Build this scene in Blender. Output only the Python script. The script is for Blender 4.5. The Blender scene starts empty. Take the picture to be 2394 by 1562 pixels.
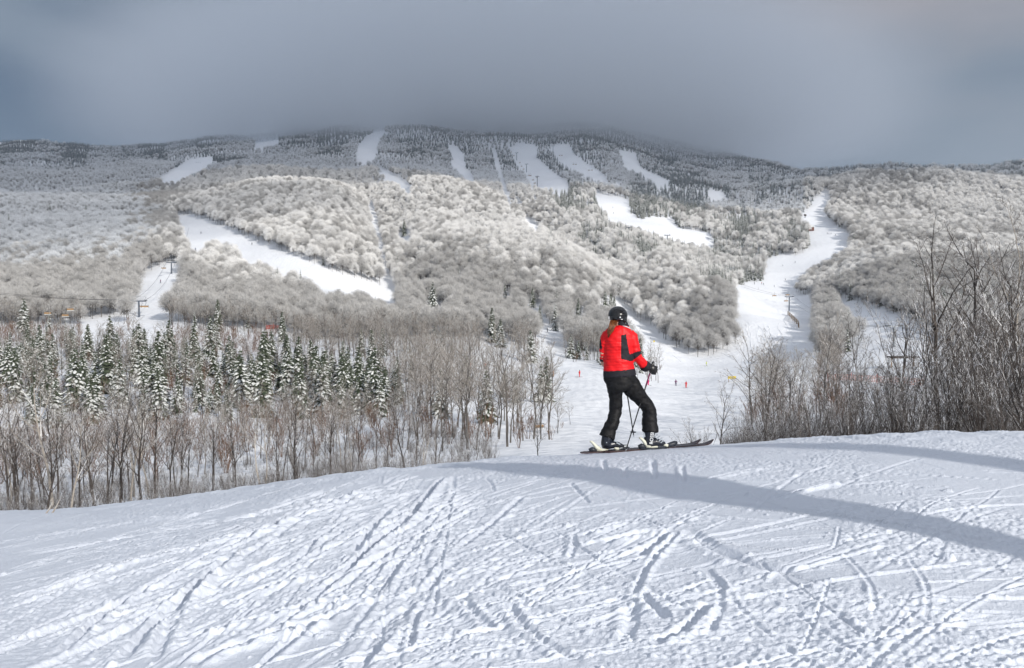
# tuned values: sky colours, cloud, air, exposure
SKY_A = (0.55, 0.95, 1.6)
SKY_B = (2.0, 2.45, 3.05)
SKY_C = (3.55, 3.45, 3.7)
SKY_D = (5.6, 6.1, 7.0)
EXPO = 0.03
CLOUD_COL = (0.925, 0.955, 0.985)
CLOUD_DENS = 0.0085
HAZE = 0.00005
SHADERS = [(700, 900, 1000, 1700, 1630, .008), (736, -1160, 1000, 340, 430, .0028)]
CLOUD_BASE = 272.0
CLOUD_STEP = 0.25
import bpy, bmesh, math, random
import numpy as np
from mathutils import Vector, Matrix

sc = bpy.context.scene
COL = sc.collection
rng = np.random.default_rng(11)
random.seed(5)
R = math.radians

# ------------------------------------------------------------------ camera
F = 2073.0            # focal length in pixels of the 2394 px wide frame
PITCH = math.atan(81 / F)
cam_d = bpy.data.cameras.new('camera')
cam = bpy.data.objects.new('camera', cam_d)
COL.objects.link(cam)
cam_d.sensor_width = 36.0
cam_d.lens = 36.0 * F / 2394.0
cam_d.clip_start = 0.1
cam_d.clip_end = 20000
cam.location = (0, 0, 0)
cam.rotation_euler = (math.pi / 2 - PITCH, 0, 0)
sc.camera = cam

# ------------------------------------------------------------------ light
SUN_EL = R(23)
SUN_DIR = Vector((0.56, -0.83, 0)).normalized() * math.cos(SUN_EL) + Vector((0, 0, math.sin(SUN_EL)))
sun_d = bpy.data.lights.new('sun', 'SUN')
sun_d.energy = 3.8
sun_d.angle = R(0.6)
sun_d.color = (1.0, 0.955, 0.89)
sun = bpy.data.objects.new('sun', sun_d)
COL.objects.link(sun)
sun.rotation_euler = (-SUN_DIR).to_track_quat('-Z', 'Y').to_euler()

w = bpy.data.worlds.new('World')
sc.world = w
w.use_nodes = True
nt = w.node_tree
nt.nodes.clear()
N = nt.nodes.new
L = nt.links.new
out = N('ShaderNodeOutputWorld')
bg = N('ShaderNodeBackground')
bg.inputs['Strength'].default_value = 0.1
L(bg.outputs[0], out.inputs['Surface'])
sky = N('ShaderNodeTexSky')
sky.sky_type = 'NISHITA'
sky.sun_disc = False
sky.sun_elevation = SUN_EL
sky.sun_rotation = math.atan2(SUN_DIR.x, SUN_DIR.y)
tc = N('ShaderNodeTexCoord')
sep = N('ShaderNodeSeparateXYZ')
L(tc.outputs['Generated'], sep.inputs[0])


def wnoise(scale, detail, sz, loc=(0, 0, 0)):
    mp = N('ShaderNodeMapping')
    mp.inputs['Scale'].default_value = sz
    mp.inputs['Location'].default_value = loc
    L(tc.outputs['Generated'], mp.inputs[0])
    n = N('ShaderNodeTexNoise')
    n.inputs['Scale'].default_value = scale
    n.inputs['Detail'].default_value = detail
    n.inputs['Roughness'].default_value = 0.5
    L(mp.outputs[0], n.inputs['Vector'])
    return n.outputs[0]


def mrange(src, a, b, c, d, smooth=True):
    m = N('ShaderNodeMapRange')
    m.inputs[1].default_value = a
    m.inputs[2].default_value = b
    m.inputs[3].default_value = c
    m.inputs[4].default_value = d
    if smooth:
        m.interpolation_type = 'SMOOTHSTEP'
    L(src, m.inputs[0])
    return m.outputs[0]


def wmath(op, a, b):
    m = N('ShaderNodeMath')
    m.operation = op
    for i, s in enumerate((a, b)):
        if isinstance(s, (int, float)):
            m.inputs[i].default_value = s
        else:
            L(s, m.inputs[i])
    m.use_clamp = False
    return m.outputs[0]


def wmix(f, a, b):
    m = N('ShaderNodeMix')
    m.data_type = 'RGBA'
    if isinstance(f, float):
        m.inputs[0].default_value = f
    else:
        L(f, m.inputs[0])
    for k, s in ((6, a), (7, b)):
        if isinstance(s, tuple):
            m.inputs[k].default_value = s + (1,)
        else:
            L(s, m.inputs[k])
    return m.outputs[2]


# overcast deck: slate near the horizon, paler and warmer higher up, soft banks
f_el = mrange(sep.outputs['Z'], 0.06, 0.34, 0.0, 1.0)
f_az = mrange(sep.outputs['X'], -0.5, 0.1, 0.0, 1.0)
f = wmath('ADD', wmath('MULTIPLY', f_el, 0.62), wmath('MULTIPLY', f_az, 0.26))
nz = wnoise(1.6, 3, (1, 1, 3.2), (3.1, 0.4, 0.2))
nz2 = wnoise(5.0, 5, (1, 1, 3.5), (0.3, 1.4, 2.2))
f = wmath('ADD', f, mrange(nz, 0.3, 0.7, -0.24, 0.24, False))
f = wmath('ADD', f, mrange(nz2, 0.3, 0.7, -0.11, 0.11, False))
m1 = wmix(mrange(f, 0.05, 0.55, 0, 1), SKY_A, SKY_B)
m2 = wmix(mrange(f, 0.5, 1.0, 0, 1), m1, SKY_C)
# the deck thins out overhead and towards the sun side, behind the camera
f_up = mrange(sep.outputs['Z'], 0.35, 0.8, 0, 1)
f_bk = mrange(sep.outputs['Y'], 0.25, -0.6, 0, 1)
m3 = wmix(wmath('MAXIMUM', f_up, f_bk), m2, SKY_D)
L(wmix(0.88, sky.outputs[0], m3), bg.inputs['Color'])

sc.view_settings.view_transform = 'Standard'
sc.view_settings.look = 'None'
sc.view_settings.gamma = 1
sc.view_settings.exposure = EXPO
sc.view_settings.use_curve_mapping = False
sc.cycles.max_bounces = 10
sc.cycles.diffuse_bounces = 3
sc.cycles.glossy_bounces = 2
sc.cycles.volume_bounces = 8
sc.cycles.transparent_max_bounces = 8
sc.cycles.use_denoising = True
sc.cycles.volume_max_steps = 96
sc.cycles.volume_step_rate = 1.0


# ------------------------------------------------------------------ helpers
def tag(o, label=None, cat=None, group=None, kind=None):
    for k, v_ in (('label', label), ('category', cat), ('group', group), ('kind', kind)):
        if v_:
            o[k] = v_
    return o


def link(name, me, parent=None, mats=()):
    o = bpy.data.objects.new(name, me)
    COL.objects.link(o)
    if parent is not None:
        o.parent = parent
    for m in mats:
        me.materials.append(m)
    return o


def empty(name, loc=(0, 0, 0), rz=0.0):
    o = bpy.data.objects.new(name, None)
    COL.objects.link(o)
    o.location = loc
    o.rotation_euler = (0, 0, rz)
    return o


def npmesh(name, verts, faces, smooth=False, mat_idx=None):
    """faces: int array (n,3) or (n,4)"""
    me = bpy.data.meshes.new(name)
    verts = np.asarray(verts, dtype=np.float32)
    faces = np.asarray(faces, dtype=np.int32)
    k = faces.shape[1]
    me.vertices.add(len(verts))
    me.vertices.foreach_set('co', verts.ravel())
    me.loops.add(faces.size)
    me.loops.foreach_set('vertex_index', faces.ravel())
    me.polygons.add(len(faces))
    me.polygons.foreach_set('loop_start', np.arange(0, faces.size, k, dtype=np.int32))
    me.polygons.foreach_set('use_smooth', np.full(len(faces), smooth))
    if mat_idx is not None:
        me.polygons.foreach_set('material_index', np.asarray(mat_idx, dtype=np.int32))
    me.update(calc_edges=True)
    return me


class Geo:
    """gathers quads; builds one mesh"""

    def __init__(s):
        s.v = []
        s.f = []
        s.m = []
        s.n = 0

    def add(s, V, Fq, m=0):
        V = np.asarray(V, float)
        Fq = np.asarray(Fq, int)
        if Fq.shape[1] == 3:
            Fq = np.c_[Fq, Fq[:, 2]]
        s.v.append(V)
        s.f.append(Fq + s.n)
        s.m.append(np.full(len(Fq), m))
        s.n += len(V)

    def build(s, name, smooth=False):
        V = np.concatenate(s.v)
        Fq = np.concatenate(s.f)
        M = np.concatenate(s.m)
        me = bpy.data.meshes.new(name)
        tri = Fq[:, 2] == Fq[:, 3]
        cnt = np.where(tri, 3, 4)
        loops = Fq.ravel()[np.c_[np.ones((len(Fq), 3), bool), ~tri].ravel()]
        me.vertices.add(len(V))
        me.vertices.foreach_set('co', V.astype(np.float32).ravel())
        me.loops.add(len(loops))
        me.loops.foreach_set('vertex_index', loops.astype(np.int32))
        me.polygons.add(len(Fq))
        st = np.r_[0, np.cumsum(cnt)[:-1]]
        me.polygons.foreach_set('loop_start', st.astype(np.int32))
        me.polygons.foreach_set('material_index', M.astype(np.int32))
        me.polygons.foreach_set('use_smooth', np.full(len(Fq), smooth))
        me.update(calc_edges=True)
        return me

    def box(s, c, h, m=0, rot=None):
        P = np.array([[x, y, z] for x in (-1, 1) for y in (-1, 1) for z in (-1, 1)], float) * np.array(h)
        if rot is not None:
            P = P @ np.array(rot).T
        s.add(P + np.array(c), [[0, 1, 3, 2], [4, 6, 7, 5], [0, 4, 5, 1], [2, 3, 7, 6], [0, 2, 6, 4], [1, 5, 7, 3]], m)

    def bar(s, a, b, hw, hh, m=0):
        a = Vector(a); b = Vector(b)
        d = (b - a)
        q = d.to_track_quat('Y', 'Z').to_matrix()
        s.box((a + b) / 2, (hw, d.length / 2, hh), m, rot=q)

    def tube(s, pts, rad, k=8, m=0, cap=True):
        V, Fq = loft([(p, r, r) for p, r in zip(pts, rad)], k, cap)
        s.add(V, Fq, m)


def loft(rings, k=20, cap=True, side=(0, 1, 0)):
    """rings: (point, rx, ry): rx in the plane across 'side', ry along it"""
    pts = [Vector(r[0]) for r in rings]
    V = []
    n = len(pts)
    sd = Vector(side)
    for i, (p, rx, ry) in enumerate(rings):
        t = pts[min(i + 1, n - 1)] - pts[max(i - 1, 0)]
        t.normalize()
        s_ = sd if abs(t.dot(sd)) < 0.95 else Vector((1, 0, 0))
        a = t.cross(s_).normalized()
        b = a.cross(t).normalized()
        for j in range(k):
            an = 2 * math.pi * j / k
            V.append(pts[i] + a * (rx * math.cos(an)) + b * (ry * math.sin(an)))
    Fq = []
    for i in range(n - 1):
        for j in range(k):
            j2 = (j + 1) % k
            Fq.append((i * k + j, i * k + j2, (i + 1) * k + j2, (i + 1) * k + j))
    if cap:
        for i, fl in ((0, False), (n - 1, True)):
            V.append(pts[i])
            c = len(V) - 1
            for j in range(k):
                j2 = (j + 1) % k
                Fq.append((c, i * k + j, i * k + j2, i * k + j2) if fl else (c, i * k + j2, i * k + j, i * k + j))
    return np.array([tuple(v) for v in V]), np.array(Fq)


def ellipsoid(c, r, nu=20, nv=12, rot=None):
    V = []
    for i in range(nv + 1):
        th = math.pi * i / nv
        for j in range(nu):
            ph = 2 * math.pi * j / nu
            V.append((r[0] * math.sin(th) * math.cos(ph), r[1] * math.sin(th) * math.sin(ph), r[2] * math.cos(th)))
    V = np.array(V)
    if rot is not None:
        V = V @ np.array(rot).T
    Fq = []
    for i in range(nv):
        for j in range(nu):
            j2 = (j + 1) % nu
            Fq.append((i * nu + j, (i + 1) * nu + j, (i + 1) * nu + j2, i * nu + j2))
    return V + np.array(c), np.array(Fq)


def solid(geo, voxel, smooth_it=4, name='tmp'):
    """union of overlapping closed pieces into one continuous skin"""
    me = geo.build(name)
    o = bpy.data.objects.new(name, me)
    COL.objects.link(o)
    r = o.modifiers.new('r', 'REMESH')
    r.mode = 'VOXEL'
    r.voxel_size = voxel
    s_ = o.modifiers.new('s', 'SMOOTH')
    s_.iterations = smooth_it
    s_.factor = 0.5
    dg = bpy.context.evaluated_depsgraph_get()
    me2 = bpy.data.meshes.new_from_object(o.evaluated_get(dg))
    bpy.data.objects.remove(o)
    bpy.data.meshes.remove(me)
    me2.name = name
    me2.materials.clear()
    me2.polygons.foreach_set('use_smooth', np.ones(len(me2.polygons), bool))
    return me2


# ------------------------------------------------------------------ materials
def mat(name, col, rough=0.7, metal=0.0, spec=0.3, noise=None, bump=None, rnd=0.0, coat=0.0):
    m = bpy.data.materials.new(name)
    m.use_nodes = True
    t = m.node_tree
    b = t.nodes['Principled BSDF']
    b.inputs['Roughness'].default_value = rough
    b.inputs['Metallic'].default_value = metal
    b.inputs['Specular IOR Level'].default_value = spec
    b.inputs['Coat Weight'].default_value = coat
    b.inputs['Base Color'].default_value = tuple(col) + (1,)
    src = None
    if noise:
        scale, col2, lo, hi = noise
        n = t.nodes.new('ShaderNodeTexNoise')
        c = t.nodes.new('ShaderNodeTexCoord')
        n.inputs['Scale'].default_value = scale
        n.inputs['Detail'].default_value = 4
        t.links.new(c.outputs['Object'], n.inputs['Vector'])
        mr = t.nodes.new('ShaderNodeMapRange')
        mr.inputs[1].default_value = lo
        mr.inputs[2].default_value = hi
        t.links.new(n.outputs[0], mr.inputs[0])
        mx = t.nodes.new('ShaderNodeMix')
        mx.data_type = 'RGBA'
        mx.inputs[6].default_value = tuple(col) + (1,)
        mx.inputs[7].default_value = tuple(col2) + (1,)
        t.links.new(mr.outputs[0], mx.inputs[0])
        src = mx.outputs[2]
    if rnd:
        oi = t.nodes.new('ShaderNodeObjectInfo')
        mr = t.nodes.new('ShaderNodeMapRange')
        mr.inputs[3].default_value = 1 - rnd
        mr.inputs[4].default_value = 1 + rnd * 0.6
        t.links.new(oi.outputs['Random'], mr.inputs[0])
        vm = t.nodes.new('ShaderNodeVectorMath')
        vm.operation = 'SCALE'
        if src is None:
            vm.inputs[0].default_value = col
        else:
            t.links.new(src, vm.inputs[0])
        t.links.new(mr.outputs[0], vm.inputs['Scale'])
        src = vm.outputs[0]
    if src is not None:
        t.links.new(src, b.inputs['Base Color'])
    if bump:
        sc_, st = bump
        n = t.nodes.new('ShaderNodeTexNoise')
        c = t.nodes.new('ShaderNodeTexCoord')
        n.inputs['Scale'].default_value = sc_
        n.inputs['Detail'].default_value = 6
        t.links.new(c.outputs['Object'], n.inputs['Vector'])
        bp = t.nodes.new('ShaderNodeBump')
        bp.inputs['Distance'].default_value = st
        t.links.new(n.outputs[0], bp.inputs['Height'])
        t.links.new(bp.outputs[0], b.inputs['Normal'])
    return m


def mat_topsnow(name, bark, snow, lo=0.25, hi=0.6, rnd=0.0, spread=0.0):
    """bark with snow lying on whatever faces up"""
    m = mat(name, bark, 0.85, spec=0.1)
    t = m.node_tree
    b = t.nodes['Principled BSDF']
    g = t.nodes.new('ShaderNodeNewGeometry')
    s_ = t.nodes.new('ShaderNodeSeparateXYZ')
    t.links.new(g.outputs['Normal'], s_.inputs[0])
    n = t.nodes.new('ShaderNodeTexNoise')
    n.inputs['Scale'].default_value = 2.5
    n.inputs['Detail'].default_value = 2
    c = t.nodes.new('ShaderNodeTexCoord')
    t.links.new(c.outputs['Object'], n.inputs['Vector'])
    ad = t.nodes.new('ShaderNodeMath')
    ad.operation = 'MULTIPLY_ADD'
    t.links.new(n.outputs[0], ad.inputs[0])
    ad.inputs[1].default_value = 0.9
    t.links.new(s_.outputs['Z'], ad.inputs[2])
    mr = t.nodes.new('ShaderNodeMapRange')
    mr.inputs[1].default_value = lo + 0.45
    mr.inputs[2].default_value = hi + 0.45
    mr.inputs[3].default_value = spread
    t.links.new(ad.outputs[0], mr.inputs[0])
    mx = t.nodes.new('ShaderNodeMix')
    mx.data_type = 'RGBA'
    mx.inputs[6].default_value = tuple(bark) + (1,)
    mx.inputs[7].default_value = tuple(snow) + (1,)
    t.links.new(mr.outputs[0], mx.inputs[0])
    src = mx.outputs[2]
    if rnd:
        oi = t.nodes.new('ShaderNodeObjectInfo')
        m2 = t.nodes.new('ShaderNodeMapRange')
        m2.inputs[3].default_value = 1 - rnd
        m2.inputs[4].default_value = 1 + rnd * 0.6
        t.links.new(oi.outputs['Random'], m2.inputs[0])
        vm = t.nodes.new('ShaderNodeVectorMath')
        vm.operation = 'SCALE'
        t.links.new(src, vm.inputs[0])
        t.links.new(m2.outputs[0], vm.inputs['Scale'])
        src = vm.outputs[0]
    t.links.new(src, b.inputs['Base Color'])
    return m


SNOW = (0.78, 0.80, 0.83)
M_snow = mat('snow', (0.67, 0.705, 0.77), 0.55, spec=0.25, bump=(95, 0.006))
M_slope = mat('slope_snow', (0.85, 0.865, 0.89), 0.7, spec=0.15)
M_bark = mat_topsnow('bark_snow', (0.055, 0.047, 0.043), (0.75, 0.75, 0.74), 0.45, 0.8)
M_birch = mat_topsnow('birch_bark_snow', (0.30, 0.27, 0.235), (0.78, 0.77, 0.75), 0.3, 0.7)
M_twig = mat_topsnow('twig_snow', (0.14, 0.118, 0.102), (0.74, 0.735, 0.73), 0.15, 0.6, rnd=0.15)
M_twigd = mat_topsnow('dark_twig_snow', (0.135, 0.122, 0.114), (0.76, 0.76, 0.77), 0.05, 0.5, rnd=0.15)
M_midtwig = mat_topsnow('grey_twig_frost', (0.28, 0.25, 0.22), (0.76, 0.745, 0.72), 0.15, 0.8, rnd=0.2)
M_brush = mat_topsnow('red_brown_twig', (0.15, 0.093, 0.065), (0.42, 0.36, 0.32), 0.5, 1.1, rnd=0.2)
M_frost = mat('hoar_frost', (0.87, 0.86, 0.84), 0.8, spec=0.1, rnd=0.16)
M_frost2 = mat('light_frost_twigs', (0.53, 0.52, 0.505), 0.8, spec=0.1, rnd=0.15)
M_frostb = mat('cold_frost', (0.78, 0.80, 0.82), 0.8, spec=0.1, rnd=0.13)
M_trunk = mat('trunk_bark', (0.10, 0.09, 0.082), 0.9, rnd=0.2)
M_needle = mat('spruce_needles', (0.045, 0.062, 0.038), 0.8, noise=(3, (0.09, 0.105, 0.065), 0.35, 0.65))
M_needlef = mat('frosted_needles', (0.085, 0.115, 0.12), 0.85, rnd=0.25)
M_bsnow = mat('bough_snow', (0.70, 0.715, 0.70), 0.7, spec=0.1)
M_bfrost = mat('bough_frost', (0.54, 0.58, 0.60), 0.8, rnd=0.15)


# ------------------------------------------------------------------ terrain
cp, sp = math.cos(PITCH), math.sin(PITCH)


def pix2tg(u, v):
    yc = (781.0 - np.asarray(v, float)) / F
    y = cp + yc * sp
    return (np.asarray(u, float) - 1197) / F / y, (yc * cp - sp) / y


def tg2pix(t, g):
    # dir = (t,1,g)
    zc = cp - g * sp
    yc = sp + g * cp
    return 1197 + F * t / zc, 781 - F * yc / zc


CREST = [(-900, 1260), (-400, 1222), (0, 1197), (150, 1190), (250, 1182), (400, 1162), (550, 1142), (700, 1119), (850, 1103), (1000, 1090),
         (1150, 1077), (1300, 1066), (1370, 1060), (1450, 1054), (1600, 1043), (1750, 1034), (1900, 1023), (2050, 1012), (2200, 1008),
         (2394, 1011), (2800, 1022), (3300, 1040)]
cu = np.array([c[0] for c in CREST], float)
cv = np.array([c[1] for c in CREST], float)
DC = 11.6
AH = 1.55


def smooth1(a, n):
    k = np.hanning(2 * n + 1)
    k /= k.sum()
    return np.convolve(np.pad(a, n, mode='edge'), k, mode='valid')


_uu = np.linspace(-900, 3300, 421)
_vv = smooth1(np.interp(_uu, cu, cv), 8)
_tt, _gg = pix2tg(_uu, _vv)


def fg_base(x, y):
    t = x / y
    e = -np.interp(t, _tt, _gg)
    s = e - 4 * AH / (3 * DC)
    b = AH / (3 * DC ** 4)
    # beyond the brow the slope steadies instead of turning into a cliff
    y2 = np.minimum(y, 15.0)
    z = -(AH + s * y + b * y2 ** 4)
    return np.where(y > 15.0, z - (y - 15.0) * 4 * b * 15.0 ** 3, z)


def crest_v(u):
    return np.interp(u, _uu, _vv)


COLS = {
    -500: [(60, 1190), (90, 1130), (130, 1040), (170, 910), (220, 845), (260, 800), (300, 765), (350, 730), (420, 690), (550, 610), (700, 535), (850, 478), (1000, 462), (1200, 440), (1500, 400), (1900, 360), (2300, 338), (2800, 350)],
    0: [(60, 1200), (90, 1130), (130, 1040), (170, 905), (220, 845), (260, 800), (300, 760), (350, 725), (420, 690), (550, 610), (700, 530), (850, 475), (1000, 462), (1200, 440), (1500, 400), (1900, 362), (2300, 342), (2800, 360)],
    400: [(60, 1170), (90, 1110), (130, 1020), (170, 915), (220, 850), (260, 800), (310, 752), (350, 715), (400, 680), (480, 640), (560, 590), (700, 540), (800, 505), (900, 478), (1100, 445), (1400, 395), (1800, 365), (2200, 350), (2800, 370)],
    600: [(60, 1145), (90, 1095), (130, 1012), (170, 935), (220, 870), (260, 820), (310, 765), (360, 730), (420, 690), (500, 640), (590, 600), (700, 545), (820, 482), (920, 450), (1150, 425), (1450, 380), (1850, 340), (2250, 320), (2800, 340)],
    800: [(60, 1130), (90, 1080), (130, 1010), (170, 950), (220, 880), (260, 830), (320, 775), (400, 720), (450, 685), (550, 620), (700, 530), (850, 468), (950, 440), (1200, 412), (1500, 372), (1900, 325), (2300, 305), (2800, 310)],
    1000: [(60, 1110), (90, 1050), (130, 990), (170, 925), (235, 866), (280, 805), (350, 750), (430, 705), (550, 635), (700, 552), (850, 482), (950, 455), (1200, 422), (1500, 378), (1900, 322), (2300, 298), (2800, 300)],
    1200: [(60, 1090), (90, 1045), (130, 990), (180, 915), (235, 868), (290, 815), (340, 775), (430, 720), (550, 655), (700, 572), (850, 505), (1000, 468), (1300, 432), (1600, 385), (1900, 338), (2300, 300), (2800, 300)],
    1400: [(60, 1075), (90, 1045), (130, 985), (180, 915), (235, 873), (290, 835), (350, 795), (430, 750), (520, 695), (620, 645), (750, 580), (900, 520), (1050, 470), (1300, 430), (1600, 378), (1950, 332), (2300, 305), (2800, 305)],
    1600: [(60, 1065), (90, 1035), (130, 985), (180, 935), (260, 893), (330, 858), (390, 832), (480, 770), (600, 690), (750, 615), (900, 562), (1050, 515), (1200, 475), (1500, 428), (1800, 385), (2100, 355), (2500, 345)],
    1700: [(60, 1070), (90, 1030), (150, 960), (220, 905), (300, 870), (380, 835), (450, 780), (550, 715), (650, 665), (750, 640), (850, 600), (1000, 545), (1200, 488), (1500, 435), (1800, 398), (2100, 378), (2500, 372)],
    1850: [(60, 1060), (90, 1010), (150, 950), (220, 900), (300, 850), (400, 800), (480, 765), (575, 727), (680, 672), (750, 628), (850, 597), (950, 545), (1050, 505), (1250, 458), (1500, 435), (1800, 418), (2100, 412), (2600, 420)],
    1950: [(60, 1050), (90, 1000), (150, 945), (220, 890), (300, 830), (400, 790), (480, 745), (560, 705), (650, 655), (750, 610), (850, 570), (950, 540), (1050, 515), (1200, 462), (1500, 425), (1800, 415), (2600, 425)],
    2100: [(60, 1040), (90, 990), (150, 930), (220, 870), (300, 800), (380, 758), (430, 735), (500, 685), (600, 625), (680, 585), (760, 592), (900, 560), (1050, 505), (1250, 448), (1500, 415), (1800, 408), (2600, 420)],
    2394: [(60, 1040), (90, 990), (150, 930), (220, 870), (300, 800), (380, 755), (450, 705), (550, 645), (650, 608), (720, 620), (900, 570), (1050, 505), (1250, 445), (1450, 408), (1800, 400), (2600, 412)],
    2900: [(60, 1040), (90, 990), (150, 930), (220, 870), (300, 800), (380, 755), (450, 705), (550, 645), (650, 610), (720, 622), (900, 570), (1050, 505), (1250, 445), (1450, 405), (1800, 395), (2600, 410)],
}
LD = np.linspace(math.log(13.0), math.log(4200.0), 420)
TT = np.linspace(-0.95, 0.95, 381)
GT = np.zeros((len(TT), len(LD)))
us = sorted(COLS)
prof = []
for u in us:
    c0 = float(crest_v(u))
    pts = [(14, c0 + 8), (20, c0 + 34), (35, c0 + 58)] + COLS[u] + [(4200, COLS[u][-1][1] + 30)]
    prof.append(np.interp(LD, np.log([p[0] for p in pts]), [p[1] for p in pts]))
prof = np.array(prof)
ut = (np.array(us) - 1197) / F
for j in range(len(LD)):
    col = np.interp(TT, ut, prof[:, j])
    GT[:, j] = (700 - smooth1(col, 9)) / F
for i in range(len(TT)):
    GT[i] = smooth1(GT[i], 5)


def bil(x, y):
    t = np.clip(x / y, TT[0], TT[-1])
    l_ = np.clip(np.log(np.maximum(y, 13.01)), LD[0], LD[-1])
    a = (t - TT[0]) / (TT[1] - TT[0])
    b = (l_ - LD[0]) / (LD[1] - LD[0])
    i = np.clip(a.astype(int), 0, len(TT) - 2)
    j = np.clip(b.astype(int), 0, len(LD) - 2)
    a = a - i
    b = b - j
    g = (GT[i, j] * (1 - a) * (1 - b) + GT[i + 1, j] * a * (1 - b) + GT[i, j + 1] * (1 - a) * b + GT[i + 1, j + 1] * a * b)
    return g * y


def vnoise(x, y, seed=0):
    xi = np.floor(x).astype(np.int64)
    yi = np.floor(y).astype(np.int64)
    fx = x - xi
    fy = y - yi
    fx = fx * fx * fx * (fx * (fx * 6 - 15) + 10)
    fy = fy * fy * fy * (fy * (fy * 6 - 15) + 10)

    def h(a, b):
        n = (a * 374761393 + b * 668265263 + seed * 974711) & 0xffffffff
        n = ((n ^ (n >> 13)) * 1274126177) & 0xffffffff
        return ((n ^ (n >> 16)) & 0xffff) / 65535.0
    return (h(xi, yi) * (1 - fx) + h(xi + 1, yi) * fx) * (1 - fy) + (h(xi, yi + 1) * (1 - fx) + h(xi + 1, yi + 1) * fx) * fy - 0.5


def fbm(x, y, oct_=4, seed=0, gain=0.5):
    a = 1.0
    s = 0
    for k in range(oct_):
        s = s + a * vnoise(x * 2 ** k + 17.3 * k, y * 2 ** k - 9.1 * k, seed + k)
        a *= gain
    return s


def gully(x, y, pts, depth, width):
    """a crease or rib following a polyline of (u, d)"""
    P = np.array([((u - 1197) / F * d, d) for u, d in pts])
    best = np.full(np.shape(x), 1e9)
    for a, b in zip(P[:-1], P[1:]):
        ab = b - a
        t_ = np.clip(((x - a[0]) * ab[0] + (y - a[1]) * ab[1]) / (ab @ ab), 0, 1)
        best = np.minimum(best, np.hypot(x - a[0] - t_ * ab[0], y - a[1] - t_ * ab[1]))
    return depth * np.exp(-(best / width) ** 2)


def ground(x, y):
    x = np.atleast_1d(np.asarray(x, float))
    y = np.atleast_1d(np.asarray(y, float))
    z = bil(x, y)
    far = np.clip((y - 250) / 500, 0, 1)
    z = z + far * fbm(x / 190, y / 190, 3, 5) * 30 * np.clip((y - 300) / 900, 0, 1)
    z = z + np.clip((y - 40) / 60, 0, 1) * fbm(x / 22, y / 22, 3, 9) * 1.3
    z = z + gully(x, y, [(870, 960), (895, 780), (905, 620), (925, 480)], -17, 26)
    z = z + gully(x, y, [(1180, 1010), (1262, 850), (1400, 620), (1470, 520), (1540, 430)], -15, 24)
    z = z + gully(x, y, [(640, 880), (760, 700), (820, 560)], 13, 70)
    z = z + gully(x, y, [(1050, 900), (1180, 740), (1320, 560)], 16, 80)
    z = z + gully(x, y, [(1330, 900), (1480, 700), (1610, 520), (1650, 430)], 12, 50)
    zf = fg_base(x, y)
    w_ = np.clip((y - 13.5) / 8, 0, 1)
    w_ = w_ * w_ * (3 - 2 * w_)
    return zf * (1 - w_) + z * w_


def at(u, v, dmin=15.0, dmax=3500.0):
    """world point where the ground shows at photo pixel (u, v)"""
    t, g = pix2tg(u, v)
    d = np.exp(np.linspace(math.log(dmin), math.log(dmax), 1500))
    z = ground(t * d, d)
    hit = np.nonzero(z / d >= g)[0]
    i = hit[0] if len(hit) else len(d) - 1
    return Vector((float(t * d[i]), float(d[i]), float(z[i])))


def gz(x, y):
    return float(ground(x, y)[0])


def inpoly(u, v, poly):
    c = np.zeros(np.shape(u), bool)
    n = len(poly)
    for i in range(n):
        x1, y1 = poly[i]
        x2, y2 = poly[(i + 1) % n]
        if y1 == y2:
            continue
        k = ((y1 > v) != (y2 > v)) & (u < (x2 - x1) * (v - y1) / (y2 - y1) + x1)
        c ^= k
    return c


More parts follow.
